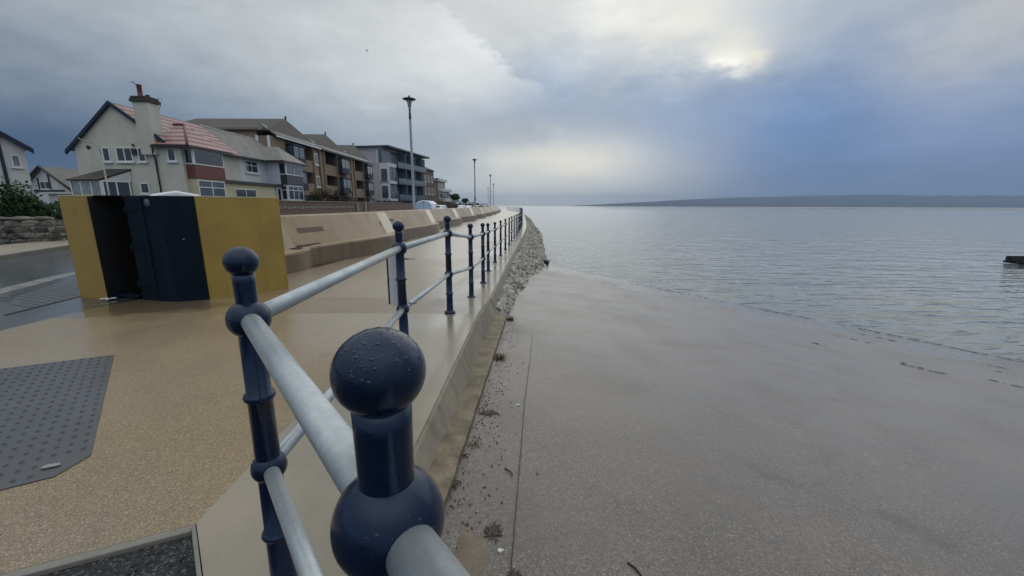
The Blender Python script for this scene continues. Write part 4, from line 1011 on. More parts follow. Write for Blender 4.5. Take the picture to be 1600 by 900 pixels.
# -------- three gabled blocks of flats
def flats(i, y0, y1, lb):
    h = tag(empty('apartment_block', (-28, (y0+y1)/2, 0)), lb, 'apartment block', 'gabled brown apartment blocks'); L = h.location
    F = -25.0; W = y1-y0; ym = y0+W*.52
    hpart('wall', 'tan', h, L, lambda b: b.box(-37, F-1.6, y0, y1-.005, -.1, 9.3))
    def top(b):
        xr0, xr1, zr, ze = -26.4, -36.5, 11.2, 9.05
        ya, yb = y0-.25, y1-.3
        slab(b, [(xr0, ym, zr), (xr1, ym, zr), (-37.3, ya, ze), (-25.3, ya, ze)], .12); slab(b, [(xr0, ym, zr), (-25.3, yb, ze), (-37.3, yb, ze), (xr1, ym, zr)], .12); slab(b, [(xr0, ym, zr), (-25.3, ya, ze), (-25.3, yb, ze)], .12)
    hpart('roof', 'brownroof', h, L, top)
    sk = hpart('skirt_roof', 'greyroof', h, L, lambda b: slab(b, [(-26.3, y0+.1, 9.75), (-26.3, y1-.2, 9.75), (F+.45, y1-.2, 8.62), (F+.45, y0+.1, 8.62)], .14))
    hpart('fascia', 'upvc' if i == 0 else 'trim', sk, L, lambda b: b.box(F+.36, F+.46, y0+.1, y1-.2, 8.42, 8.56))
    lay = {'wall': (0, .22), 'oriel': (.25, .50), 'recess': (.52, .80)} if i == 0 else {'wall': (0, .10), 'oriel': (.50, .76), 'recess': (.12, .48)}
    fy = lambda t: y0 + W*t
    hpart('end_pier', 'tan', h, L, lambda b: b.box(F-1.59, F, y0+.02, fy(lay['wall'][1]), -.1, 8.5))
    a, c = lay['oriel']; hpart('oriel_wall', 'brownbrick', h, L, lambda b: b.box(F-1.59, F-.05, fy(a-.02), fy(c+.02), -.1, 8.5))
    hpart('stair_strip', 'tan', h, L, lambda b: b.box(F-1.59, F-.02, fy(.81), y1-.5, -.1, 8.4))
    a2, c2 = lay['recess']
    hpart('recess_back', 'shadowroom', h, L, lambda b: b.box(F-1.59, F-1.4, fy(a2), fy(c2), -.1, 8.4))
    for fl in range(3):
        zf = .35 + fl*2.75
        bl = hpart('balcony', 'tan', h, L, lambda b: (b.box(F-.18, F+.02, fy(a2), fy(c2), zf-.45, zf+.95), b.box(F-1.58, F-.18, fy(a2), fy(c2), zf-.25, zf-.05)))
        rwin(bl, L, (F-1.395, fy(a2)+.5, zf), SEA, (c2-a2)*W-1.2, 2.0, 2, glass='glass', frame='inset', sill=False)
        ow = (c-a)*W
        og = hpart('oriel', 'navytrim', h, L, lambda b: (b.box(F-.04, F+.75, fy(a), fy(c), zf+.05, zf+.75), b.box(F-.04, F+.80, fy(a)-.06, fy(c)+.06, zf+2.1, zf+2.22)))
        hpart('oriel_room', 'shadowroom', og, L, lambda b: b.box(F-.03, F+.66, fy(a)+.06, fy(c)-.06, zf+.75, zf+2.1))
        rwin(og, L, (F+.68, fy(a)+.03, zf+.76), SEA, ow-.06, 1.33, 2, frame='navytrim', glass='glassblue', sill=False); rwin(og, L, (F-.02, fy(a)+.05, zf+.76), SID, .72, 1.33, 1, frame='navytrim', glass='glassblue', sill=False)
        rwin(h, L, (F-.018, fy(.86), zf+.6), SEA, .9, 1.4, 1, frame='upvc', glass='glass', fw=.1)
    for t in (a2-.02, c2+.02):
        hpart('pier', 'tan', h, L, lambda b: b.box(F-1.59, F+.16, fy(t)-.16, fy(t)+.16, -.1, 8.45))
    if i == 0:
        for x in (F-1.55, F-.35): hpart('white_post', 'upvc', h, L, lambda b: b.box(x-.12, x+.12, y0-.16, y0-.002, 3.5, 8.5))
    hpart('roof_vent', 'lampdark', h, L, lambda b: b.lathe([(.09, 10.9), (.09, 11.5), (.14, 11.55), (.12, 11.65)], 8, (-26.8, ym+1, 0)))
flats(0, 43.6, 53.8, 'nearest brown brick flats with hipped roof and white corner posts')
flats(1, 53.8, 64.0, 'middle one of the three hipped brown flats with navy oriel windows')
flats(2, 64.0, 74.2, 'brown hipped flats next to the modern flat roofed block')

# -------- modern flat roofed block
h = tag(empty('modern_apartment_block', (-25.0, 82, 0), R(-11)), 'modern steel blue block of flats with glass balconies and overhanging flat roof', 'apartment block'); L = Vector((0, 0, 0))
hpart('wall', 'lilac', h, L, lambda b: b.box(-12, -1.6, 0, 18.5, -.1, 12.3))
hpart('core_front', 'steelblue', h, L, lambda b: b.box(-1.6, -1.2, .3, 18.3, 2.4, 12.2))
hpart('ground_floor', 'darkslab', h, L, lambda b: b.box(-1.6, -.6, .2, 18.3, -.1, 2.4))
hpart('roof', 'darkslab', h, L, lambda b: b.box(-12.3, .9, -.5, 20.2, 12.62, 12.95), .03)
hpart('roof_edge', 'lilac', h, L, lambda b: b.box(-11.9, -.9, -.1, 18.6, 12.3, 12.62))
bayb = hpart('corner_bay', 'white', h, L, lambda b: [b.box(-1.6, .35, .1, 3.6, z0, z1) for z0, z1 in ((2.3, 2.75), (5.7, 6.3), (9.0, 9.7))] + [b.box(-1.6, .35, .1, .4, 2.75, 9.0)])
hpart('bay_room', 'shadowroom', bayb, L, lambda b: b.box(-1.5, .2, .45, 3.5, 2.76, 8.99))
for z in (2.8, 6.35): rwin(bayb, L, (.21, .45, z), SEA, 3.1, 2.6, 2, frame='steelblue', glass='glassblue', sill=False)
for z in (2.75, 6.0): rwin(bayb, L, (-1.4, .099, z), SID, 1.5, 2.6, 1, frame='white', glass='glassblue', sill=False)
for z in (2.5, 5.85, 9.1):
    bl = hpart('balcony', 'darkslab', h, L, lambda b: b.box(-1.2, .7, 3.7, 18.6, z-.12, z+.12))
    hpart('balcony_glass', 'glassblue', bl, L, lambda b: b.box(.62, .66, 3.75, 18.55, z+.13, z+1.15))
    hpart('balcony_post', 'steelblue', bl, L, lambda b: [b.box(.60, .68, y-.05, y+.05, z+.12, z+1.2) for y in (3.8, 6.8, 9.8, 12.8, 15.6, 18.5)])
    for ysc in (7.6, 12.4, 16.2): hpart('privacy_screen', 'steelblue', bl, L, lambda b: b.box(-1.2, .55, ysc-.08, ysc+.08, z+.12, z+3.2))
    for y in (4.2, 8.2, 13.0, 16.6): rwin(h, L, (-1.199, y, z+.2), SEA, 2.6 if y < 16 else 1.5, 2.3, 2, frame='upvc', glass='curtain' if y in (4.2, 13.0) else 'glassblue', sill=False)
rwin(h, L, (-6.5, -.001, 10.3), SID, .8, 1.0, 1, frame='white')
hpart('penthouse_glass', 'glassblue', h, L, lambda b: b.box(-1.6, -.95, .05, 3.6, 9.72, 12.28)); hpart('corner_post', 'white', h, L, lambda b: b.box(-1.95, -1.7, -.1, .14, 9.7, 12.3))
for y in (2, 6, 11, 15): rwin(h, L, (-.599, y, .2), SEA, 1.6, 1.9, 1, frame='upvc', glass='glass', sill=False)

# -------- farther buildings
h = tag(empty('brick_terrace_block', (-22, 108, 0), R(-8)), 'dark brick block with stepped top beyond the modern flats', 'apartment block')
hpart('wall', 'brownbrick', h, L, lambda b: (b.box(-9, 0, -4, 4, -.1, 10.6), b.box(-9, -.6, 4.004, 9.5, -.1, 8.2)))
hpart('roof', 'brownroof', h, L, lambda b: (slab(b, [(.3, -4.2, 10.6), (.3, 4.2, 10.6), (-4, 4.2, 12.4), (-4, -4.2, 12.4)], .2), slab(b, [(-.4, 4.1, 8.2), (-.4, 9.7, 8.2), (-5, 9.7, 9.9), (-5, 4.1, 9.9)], .2), b.box(-1.5, -.5, -2.5, -1.2, 11, 12.9)))
for z in (1, 4.2, 7.4):
    for y in (-3.2, -.8, 1.8): rwin(h, L, (.002, y, z), SEA, 1.3, 1.7, 1)
    if z < 7: rwin(h, L, (-.598, 5.5, z), SEA, 1.6, 1.7, 1, frame='tan')
h = tag(empty('terraced_balcony_block', (-20.5, 128, 0), R(-5)), 'pale grey stepped block with balconies at the end of the row', 'apartment block')
hpart('wall', 'greywall', h, L, lambda b: [b.box(-9, 0-.9*k, -6, 9-2.2*k, -.1 if k == 0 else 3.0*k, 3.0*k+2.99) for k in range(3)])
hpart('roof', 'darkslab', h, L, lambda b: b.box(-9.2, -1.2, -6.3, 5.2, 9.0, 9.3))
for k in range(3):
    hpart('balcony', 'white', h, L, lambda b: b.box(-.9*k, .9-.9*k, -5.8, 8.6-2.2*k, 3.0*k+2.6, 3.0*k+3.4)); rwin(h, L, (.002-.9*k, -5, 3.0*k+.5), SEA, 3, 1.7, 3); rwin(h, L, (.002-.9*k, -.5, 3.0*k+.5), SEA, 3, 1.7, 3)

# -------- left: half-timbered white house, small gabled house behind
h = tag(empty('half_timbered_house', (-35.6, 30.2, .75), R(60)), 'white half-timbered gable house cut off by the left picture edge', 'house'); L = Vector((-37.0, 30.2, 0))
hpart('wall', 'white', h, L, lambda b: gable(b, -47.2, -36.9, -42.0, 30.2, 40, 4.75, 8.6))
def roof2(b):
    slab(b, [(-42, 29.9, 8.85), (-42, 40.2, 8.85), (-36.55, 40.2, 4.7), (-36.55, 29.9, 4.7)], .16); slab(b, [(-42, 29.9, 8.85), (-47.8, 29.9, 4.45), (-47.8, 40.2, 4.45), (-42, 40.2, 8.85)], .16)
hpart('roof', 'greyroof', h, L, roof2)
def bg2(b):
    for xa, za, xb, zb in ((-47.9, 4.40, -42, 8.86), (-42, 8.86, -36.5, 4.64)):
        b.add([(xa, 29.8, za-.34), (xb, 29.8, zb-.34), (xb, 29.8, zb+.02), (xa, 29.8, za+.02), (xa, 29.95, za-.34), (xb, 29.95, zb-.34), (xb, 29.95, zb+.02), (xa, 29.95, za+.02)], [(0, 1, 2, 3), (7, 6, 5, 4), (0, 4, 5, 1), (3, 2, 6, 7), (0, 3, 7, 4), (1, 5, 6, 2)])
hpart('bargeboard', 'navytrim', h, L, bg2)
hpart('timber_frame', 'trim', h, L, lambda b: (b.box(-38.12, -37.94, 30.12, 30.198, -.8, 5.5), b.box(-47, -38.13, 30.11, 30.196, 4.75, 5.0), b.box(-39.0, -38.82, 30.12, 30.198, -.8, 4.75), b.box(-42.3, -42.1, 30.14, 30.198, 5.06, 7.6)))
rwin(h, L, (-37.62, 30.199, 3.3), SID, .44, .85, 1, glass='curtain'); rwin(h, L, (-43.5, 30.199, 1.2), SID, 1.6, 1.3, 2)
h = tag(empty('small_gable_house', (-58.8, 54, 0)), 'small dark-roofed house with white half-timbered gable seen between two larger houses', 'house'); L = Vector((-57, 54, 0))
hpart('wall', 'white', h, L, lambda b: gable(b, -60.2, -54.6, -57.4, 52, 60, 3.4, 5.9))
hpart('roof', 'greyroof', h, L, lambda b: (slab(b, [(-57.4, 51.6, 6.1), (-57.4, 60, 6.1), (-53.9, 60, 3.1), (-53.9, 51.6, 3.1)], .15), slab(b, [(-57.4, 51.6, 6.1), (-60.9, 51.6, 3.1), (-60.9, 60, 3.1), (-57.4, 60, 6.1)], .15)))
hpart('main_roof', 'greyroof', h, L, lambda b: (slab(b, [(-59, 58, 6.1), (-52, 58, 6.1), (-49.5, 53.5, 3.2), (-60.5, 53.5, 3.2)], .2), b.box(-49.6, -49.0, 56, 56.8, 3, 5.2), slab(b, [(-52, 58, 6.1), (-49.5, 53.5, 3.2), (-47, 60, 3.2)], .2)))
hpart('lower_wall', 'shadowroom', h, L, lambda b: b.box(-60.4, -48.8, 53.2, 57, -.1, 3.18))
hpart('bargeboard', 'trim', h, L, lambda b: [b.tube([(-57.4, 51.55, 6.08), (x, 51.55, 3.05)], .16, 4) for x in (-61, -53.8)])
hpart('timber_frame', 'trim', h, L, lambda b: (b.box(-59.6, -55.2, 51.9, 51.996, 3.0, 3.22), b.box(-57.0, -56.86, 51.9, 51.996, 3.23, 5.2), b.box(-58.4, -58.26, 51.9, 51.996, 3.23, 4.7)))
rwin(h, L, (-58.2, 51.999, 3.3), SID, 1.3, .95, 2)
g = tag(empty('garage', (-44, 42, 0)), 'low flat-roofed white garage behind the hedge, left of the cream gable', 'garage'); L = Vector((-44, 42, 0))
hpart('wall', 'white', g, L, lambda b: b.box(-46.5, -41.2, 40.8, 44, -.1, 2.45)); hpart('roof', 'white', g, L, lambda b: b.box(-46.8, -40.9, 40.5, 44.2, 2.46, 2.62)); hpart('door', 'trim', g, L, lambda b: b.box(-45.9, -41.9, 40.72, 40.797, 0, 1.75))
g = tag(empty('timber_shed', (-36, 40, 0)), 'low brown shed with sloping roof beside the cream gabled house', 'shed'); L = Vector((-36, 40, 0))
hpart('wall', 'brownbrick', g, L, lambda b: b.box(-38.6, -34, 38.5, 41, -.1, 2.3)); hpart('roof', 'brownroof', g, L, lambda b: slab(b, [(-39, 38.2, 2.3), (-33.7, 38.2, 2.3), (-33.7, 41.3, 3.3), (-37.5, 41.3, 3.3)], .12))

# ------------------------------------------------------------------ garden walls
gw = tag(empty('brick_garden_wall', (-16.6, 50, 0)), 'long brown brick garden wall below the houses and flats', 'garden wall'); L = gw.location.copy()
hpart('wall', 'gardenbrick', gw, L, lambda b: (b.box(-16.75, -16.45, 22, 44.8, -.1, 1.70), b.box(-16.78, -16.42, 46.2, 92, -.1, 1.75)))
hpart('stone_band', 'kerb', gw, L, lambda b: [b.box(-16.45, -16.41, 24+.62*k, 24.5+.62*k, 1.16+.03*(k % 3), 1.34-.02*(k % 2)) for k in range(29)])
hpart('coping', 'kerb', gw, L, lambda b: (b.box(-16.8, -16.38, 22, 44.8, 1.704, 1.78), b.box(-16.8, -16.38, 46.2, 60, 1.754, 1.82)))
hpart('gate_pier', 'kerb', gw, L, lambda b: (b.box(-16.95, -16.3, 44.9, 45.5, -.1, 1.75), b.box(-16.95, -16.3, 42.6, 43.1, -.1, 1.6)), .03)
hpart('gate', 'black', gw, L, lambda b: b.box(-16.7, -16.6, 45.5, 46.2, .05, 1.5))
sw = tag(empty('rubble_garden_wall', (-19, 14.3, 0)), 'low rubble stone garden wall with rounded coping at the far pavement', 'garden wall'); L = sw.location.copy()
b = MB(); a0, a1 = Vector((-25.5, 11.2, 0)), Vector((-17.25, 14.95, 0)); u = (a1-a0).normalized(); n = Vector((u.y, -u.x, 0)); LL = (a1-a0).length
b.obox(a0-L, u, Z, n, (0, LL), (-.1, .86), (-.36, -.04)); b.obox(a1-L, Vector((-.2, 1, 0)).normalized(), Z, Vector((1, .2, 0)).normalized(), (0, 5.5), (-.1, .86), (-.40, -.04)); b.build('core', M['mortar'], sw)
b = MB(); rnd = random.Random(9); k = 0
for r_ in range(4):
    s = 0
    while s < LL-.05:
        w = rnd.uniform(.22, .55); hgt = .215
        p = a0 + u*(s+w/2) + Z*(.10+.215*r_) - n*.07 - L
        b.rock(p, w*.55, .10, hgt*.60, Matrix.Rotation(math.atan2(u.y, u.x), 3, 'Z') @ Matrix.Rotation(rnd.uniform(-.06, .06), 3, 'Y'), k, 2, .16, 0, False, .7); k += 1; s += w
for r_ in range(4):
    s = .1
    while s < 5.3:
        w = rnd.uniform(.25, .55); d2 = Vector((-.2, 1, 0)).normalized(); p = a1 + d2*(s+w/2) + Z*(.10+.215*r_) + Vector((-.08, 0, 0)) - L
        b.rock(p, .10, w*.55, .125, None, k, 1, .16); k += 1; s += w
b.build('stones', M['stonewall'], sw)
b = MB(); s = -.05
while s < LL:
    w = rnd.uniform(.45, .8); p = a0 + u*(s+w/2) + Z*.93 - n*.2 - L
    b.rock(p, w*.56, .25, .095, Matrix.Rotation(math.atan2(u.y, u.x), 3, 'Z'), k, 2, .12); k += 1; s += w
b.build('coping', M['stonewall'], sw)
gp = tag(empty('white_gate_panel', (-18.4, 19.8, 0), R(20)), 'white boarded gate panel leaning beyond the rubble wall end', 'gate')
b = MB(); [b.box(-.36+.145*k, -.36+.145*k+.135, -.02, .02, .1, 1.52) for k in range(5)]; b.build('boards', M['upvc'], gp)
b = MB(); b.box(-.36, .36, .022, .06, .3, .4); b.box(-.36, .36, .022, .06, 1.2, 1.3); b.build('rail', M['upvc'], gp)

# ------------------------------------------------------------------ plants
def leaf_cloud(b, c, rx, ry, rz, n, s, rnd, mi=0, lump=.35, seed=0):
    """leaf-sized faces scattered through a lumpy volume, thickest near the outside"""
    for i in range(n):
        d = Vector((rnd.gauss(0, 1), rnd.gauss(0, 1), rnd.gauss(0, 1))).normalized()
        k = (1 + lump*mnoise.noise(d*2.1 + Vector((seed*5.1, seed*2.7, 0)))*2) * rnd.uniform(.45, 1.0)**.45
        p = Vector((c[0]+d.x*rx*k, c[1]+d.y*ry*k, max(.03, c[2]+d.z*rz*k)))
        nn = (d + Vector((rnd.uniform(-.8, .8), rnd.uniform(-.8, .8), rnd.uniform(-.3, .9)))).normalized()
        t = nn.cross(Vector((rnd.uniform(-1, 1), rnd.uniform(-1, 1), .3))).normalized(); q = nn.cross(t)
        w = s*rnd.uniform(.6, 1.3)
        b.add([p - t*w, p - q*w*.45, p + t*w, p + q*w*.45], [(0, 1, 2, 3)], mi)
def bush(name, label, x, y, clumps, m, n, s, seed, group=None, cat='bush'):
    rnd = random.Random(seed); r = tag(empty(name, (x, y, 0)), label, cat, group)
    b = MB()
    for i, (cx, cy, cz, rx, ry, rz) in enumerate(clumps): leaf_cloud(b, (cx, cy, cz), rx, ry, rz, int(n*rx*rz), s, rnd, 0, .35, seed+i)
    b.build('foliage', M[m], r, fixn=False)
    b = MB()
    for i, (cx, cy, cz, rx, ry, rz) in enumerate(clumps):
        for k in range(4):
            e = Vector((cx+rnd.uniform(-.5, .5)*rx, cy+rnd.uniform(-.5, .5)*ry, cz+rnd.uniform(0, .6)*rz)); b.tube([(cx*.6, cy*.6, -.05), (cx*.8+e.x*.2, cy*.8+e.y*.2, cz*.5), e], .03, 5, 0, .3)
    b.build('stem', M['bark'], r)
bush('dark_green_bush', 'dense dark green bush over the rubble wall, nearest its end', -20.2, 16.4, [(0, 0, 1.35, .95, .8, .95), (.75, .1, 1.0, .7, .6, .7), (-.6, .1, 1.75, .7, .7, .65)], 'leaf', 1500, .085, 21, 'bushes behind the rubble wall')
bush('dark_green_bush', 'dark green bush behind the rubble wall at the left picture edge', -22.6, 15.4, [(0, 0, 1.4, 1.0, .8, 1.0), (-1.2, 0, 1.5, 1.0, .8, 1.1), (.6, .3, 1.0, .7, .6, .7)], 'leaf', 1500, .085, 22, 'bushes behind the rubble wall')
bush('low_dark_hedge', 'low dark hedge between the bushes and the white gate panel', -23.5, 21, [(0, 0, .8, 1.6, .7, .8), (2.3, .3, .7, 1.5, .7, .75), (-2, 0, .9, 1.5, .7, .9)], 'leaf', 900, .1, 23)
bush('brown_hedge', 'brown leafless-looking hedge mass in front of the nearest brown flats', -19.4, 42, [(0, 0, 1.6, 1.0, 2.0, 1.5), (0, 3.2, 1.5, .9, 1.8, 1.6), (.2, 6.2, 1.2, .9, 1.8, 1.2), (0, -2, 1.4, .8, 1.2, 1.2)], 'leaf2', 1800, .11, 24)
bush('brown_hedge', 'low brown shrubs in front of the middle and far brown flats', -19.6, 55, [(0, -3, .9, .9, 2, 1.1), (0, 0, .9, .9, 2, 1.0), (0, 4, 1.0, .9, 2.2, 1.1), (0, 8, 1.0, .9, 2.2, 1.2), (0, 12, .8, .9, 2.2, 1.0)], 'leaf2', 1300, .12, 25)
bush('pale_shrub', 'yellowish shrub in front of the brown hedge by the brick wall', -17.6, 44.5, [(0, 0, 1.35, .5, .5, .75)], 'grass', 1600, .08, 26, None, 'shrub')
def round_tree(x, y, h, r_, label, seed, m='leaf'):
    rnd = random.Random(seed); t = tag(empty('round_headed_tree', (x, y, 0)), label, 'tree', 'small trees at the far end of the houses')
    b = MB(); b.tube([(0, 0, -.1), (.1, 0, h*.35), (0, .1, h*.75)], .16, 7, 0, .5)
    for k in range(5):
        a = rnd.uniform(0, 6.28); b.tube([(0, 0, h*.6), (math.cos(a)*r_*.5, math.sin(a)*r_*.5, h*.82)], .06, 5, 0, .3)
    b.build('trunk', M['bark'], t)
    b = MB()
    for i in range(5):
        a = 1.3*i; leaf_cloud(b, (math.cos(a)*r_*.4, math.sin(a)*r_*.4, h*.84 + rnd.uniform(-.2, .2)*r_), r_*.7, r_*.7, r_*.55, 260, r_*.16, rnd, 0, .3, seed+i)
    b.build('crown', M[m], t, fixn=False)
round_tree(-18.6, 132, 4.9, 1.5, 'larger round-headed tree past the stepped block, above the parked cars', 31)
round_tree(-21.6, 137, 5.6, .95, 'thin small-headed tree left of the larger round tree', 32)
round_tree(-16.5, 142, 3.6, 1.2, 'low dark tree right of the larger round tree', 33)
round_tree(-24.2, 138, 3.8, 1.9, 'broad dark tree next to the stepped grey block', 34)
for i, (x, y, lb) in enumerate([(-21, 118, 'pale green hedge below the stepped grey block'), (-17, 122, 'low olive hedge beneath the larger round tree'), (-14.5, 150, 'farthest low hedge beyond the last parked cars')]):
    bush('far_hedge', lb, x, y, [(0, 0, 1.3, 2.5, 3, 1.4), (3, 2, 1.0, 2.5, 3, 1.1)], 'grass' if i < 2 else 'leaf', 200, .25, 40+i, 'hedges at the far end of the row', 'hedge')
def tuft(x, y, z, r_, n, label, seed):
    rnd = random.Random(seed); b = MB()
    for i in range(int(n*.7)):
        a = rnd.uniform(0, 6.28); l = .85*r_*rnd.uniform(.5, 1.2); sp = rnd.uniform(.4, 2.6); o = Vector((rnd.uniform(-.4, .4)*r_, rnd.uniform(-.4, .4)*r_, 0)); d = Vector((math.cos(a)*sp, math.sin(a)*sp, 1)).normalized()
        s_ = Vector((-math.sin(a), math.cos(a), 0))*.004
        p1 = o + d*l*.6; p2 = p1 + Vector((d.x, d.y, d.z*.1))*l*.5
        b.add([o-s_, o+s_, p1+s_*.8, p1-s_*.8, p2], [(0, 1, 2, 3), (3, 2, 4)])
    o = b.build('grass_tuft', M['grass'], fixn=False); o.location = (x, y, z-.01); tag(o, label, 'grass tuft', 'grass tufts at the foot of the slipway wall')
tuft(-.155, 4.66, slip_z(-.155, 4.66), .13, 190, 'larger grass tuft growing at the foot of the slipway wall', 51)
tuft(-.03, 6.95, slip_z(-.03, 6.95), .15, 170, 'grass tuft where the concrete wall meets the stone revetment', 52)
tuft(-.27, 2.62, slip_z(-.27, 2.62), .07, 40, 'sparse dry grass tuft at the wall foot nearest the railing corner', 53)

# ------------------------------------------------------------------ small litter on the slipway
def clump(name, x, y, r_, n, m, label, cat, seed, group=None):
    rnd = random.Random(seed); b = MB()
    for i in range(n*2):
        a = rnd.uniform(0, 6.28); d = abs(rnd.gauss(0, .30))*r_; px, py = x+math.cos(a)*d, y+math.sin(a)*d; w = rnd.uniform(.2, 1)*r_*.13
        b.rock((px, py, slip_z(px, py)+.006), w*rnd.uniform(1, 3), w*.5, w*.25, Matrix.Rotation(rnd.uniform(0, 6), 3, 'Z'), i+seed, 1, .5)
    return tag(b.build(name, M[m]), label, cat, group)
clump('seaweed_clump', -.09, 1.78, .10, 60, 'weed', 'brown seaweed clump beside the white pebble', 'seaweed', 61, 'seaweed scraps on the slipway')
clump('seaweed_clump', -.20, 3.15, .12, 45, 'weed', 'scattered brown seaweed by the ledge, farther up the slipway', 'seaweed', 62, 'seaweed scraps on the slipway')
clump('seaweed_clump', .02, 1.52, .08, 30, 'weed', 'dark seaweed scrap at the bottom edge beside the railing pipe', 'seaweed', 63, 'seaweed scraps on the slipway')
clump('seaweed_clump', .17, 2.33, .035, 9, 'weed', 'small dark curl of weed right of the slipway joint', 'seaweed', 64, 'seaweed scraps on the slipway')
clump('seaweed_clump', -.36, 2.15, .09, 40, 'weed', 'dark weed heap at the near end of the mossy ledge', 'seaweed', 65, 'seaweed scraps on the slipway')
rnd = random.Random(70)
b = MB()
for i in range(480):
    y = rnd.uniform(1.5, 6.8); x = Ed(y)+toe(y)+.06 + abs(rnd.gauss(0, .13)); w = rnd.uniform(.002, .007)
    b.rock((x, y, slip_z(x, y)+.003), w*rnd.uniform(1, 2.6), w, w*.5, Matrix.Rotation(rnd.uniform(0, 6), 3, 'Z'), i, 1, .5, rnd.choice([0, 0, 1]))
tag(b.build('debris', [M['weed'], M['sand']]), kind='stuff')
b = MB()
for i in range(26):
    for j in range(26):
        pass
b = MB(); n = 18; ctr = Vector((-.20, 1.62)); vs = [(ctr.x, ctr.y, slip_z(*ctr)+.022)]
for ring, k in ((1, .5), (2, 1.0)):
    for i in range(n):
        a = 2*math.pi*i/n; rr = k*(.13+.06*mnoise.noise(Vector((math.cos(a)*1.5, math.sin(a)*1.5, 8)))); x, y = ctr.x+rr*math.cos(a)*.8, ctr.y+rr*math.sin(a)*1.3
        vs.append((x, y, slip_z(x, y) + (.018 if ring == 1 else -.004)))
b.add(vs, [(0, 1+i, 1+(i+1) % n) for i in range(n)] + [(1+i, 1+n+i, 1+n+(i+1) % n, 1+(i+1) % n) for i in range(n)], 0, True)
tag(b.build('sand_patch', M['slipsand']), kind='stuff')
for i, (x, y, s, lb) in enumerate([(-.055, 1.66, .011, 'white pebble on the slipway at the lower picture edge'), (.06, 3.36, .012, 'small white shell on the slipway joint'), (-.20, 3.35, .007, 'tiny white shell near the mossy ledge')]):
    b = MB(); b.rock((0, 0, 0), s*1.2, s, s*.7, None, i, 2, .2, 0, True); b.rock((s*1.2, s*.3, 0), s*.6, s*.5, s*.5, None, i+5, 2, .2, 0, True)
    o = b.build('white_pebble', M['pebble']); o.location = (x, y, slip_z(x, y)+s*.4); tag(o, lb, 'pebble', 'white pebbles and shells on the slipway')
for i, (x, y, a, lb) in enumerate([(-.02, 2.32, -.9, 'short dark twig left of the slipway joint'), (-.34, 2.45, .5, 'pale dry twig against the mossy ledge'), (.60, 1.62, -1.0, 'short dark twig alone in the middle of the slipway foreground')]):
    b = MB(); b.tube([(-.04, 0, 0), (0, .008, .003), (.045, 0, .002)], .005, 6); o = b.build('twig', M['twig' if i == 1 else 'weed']); o.location = (x, y, slip_z(x, y)+.006); o.rotation_euler.z = a; tag(o, lb, 'twig', 'twigs on the slipway')
o = MB().rock((0, 0, 0), .045, .02, .006, None, 3, 2, .3, 0, True).build('pale_scrap', M['greywall']); o.location = (-2.62, 2.0, .013); o.rotation_euler.z = .4; tag(o, 'pale torn scrap lying on the grey tactile paving', 'litter')
# joint sealed with dark mastic between the slabs
b = MB(); pts = [(.33, 6.0), (.22, 4.6), (.12, 3.4), (.07, 2.6), (.01, 1.7), (-.1, .2)]
for (x0, y0), (x1, y1) in zip(pts, pts[1:]):
    w = .0028; b.quad((x0-w, y0, slip_z(x0-w, y0)+.014), (x0+w, y0, slip_z(x0+w, y0)+.014), (x1+w, y1, slip_z(x1+w, y1)+.014), (x1-w, y1, slip_z(x1-w, y1)+.014))
tag(b.build('slipway_joint', M['groyne']), kind='structure')

# ------------------------------------------------------------------ groyne end, gulls
g = tag(empty('timber_groyne', (30.5, 22.6, WATER_Z)), 'black wet timber groyne end jutting out above the water at right', 'groyne')
b = MB()
for k in range(3): b.box(-2.25+.12*k, 6, -.22+.15*k, -.09+.15*k, .16, .47-.02*k)
b.build('beam', M['groyne'], g, .02)
b = MB(); b.box(-2.0, 6, -.3, .3, .04, .155); b.build('lower_beam', M['groyne'], g, .02)
for x in (-1.2, 1.2, 3.6): MB().lathe([(.15, -1.6), (.14, .25)], 10, (x, 0, 0)).build('pile', M['groyne'], g)
for i, (px, py, dist, lb) in enumerate([(572, 80, 55, 'gull gliding high above the houses'), (684, 116, 80, 'smaller distant gull above the nearest promenade lamp')]):
    b = MB(); b.rock((0, 0, 0), .22, .075, .07, None, 1, 2, .05, 0, True)
    for s in (-1, 1):
        b.add([(.06, 0, .03), (-.08, 0, .03), (-.05, s*.3, .12), (.06, s*.3, .13), (-.10, s*.62, .06), (-.04, s*.62, .065)], [(0, 1, 2, 3), (3, 2, 4, 5)]); b.add([(.06, 0, .015), (-.08, 0, .015), (-.05, s*.3, .105), (.06, s*.3, .115), (-.10, s*.62, .05), (-.04, s*.62, .055)], [(3, 2, 1, 0), (5, 4, 2, 3)])
    b.add([(-.18, -.05, 0), (-.33, -.07, 0), (-.33, .07, 0), (-.18, .05, 0), (-.2, 0, .03)], [(0, 1, 2, 3), (0, 3, 4), (0, 4, 1), (3, 2, 4), (1, 4, 2)])
    o = b.build('gull', M['gull']); o.location = sky_dir(px, py)*dist + Vector((0, 0, EYE)); o.rotation_euler = (.25, .1, R(200+60*i)); o.scale = (.5, .5, .5); tag(o, lb, 'gull', 'gulls in the sky')

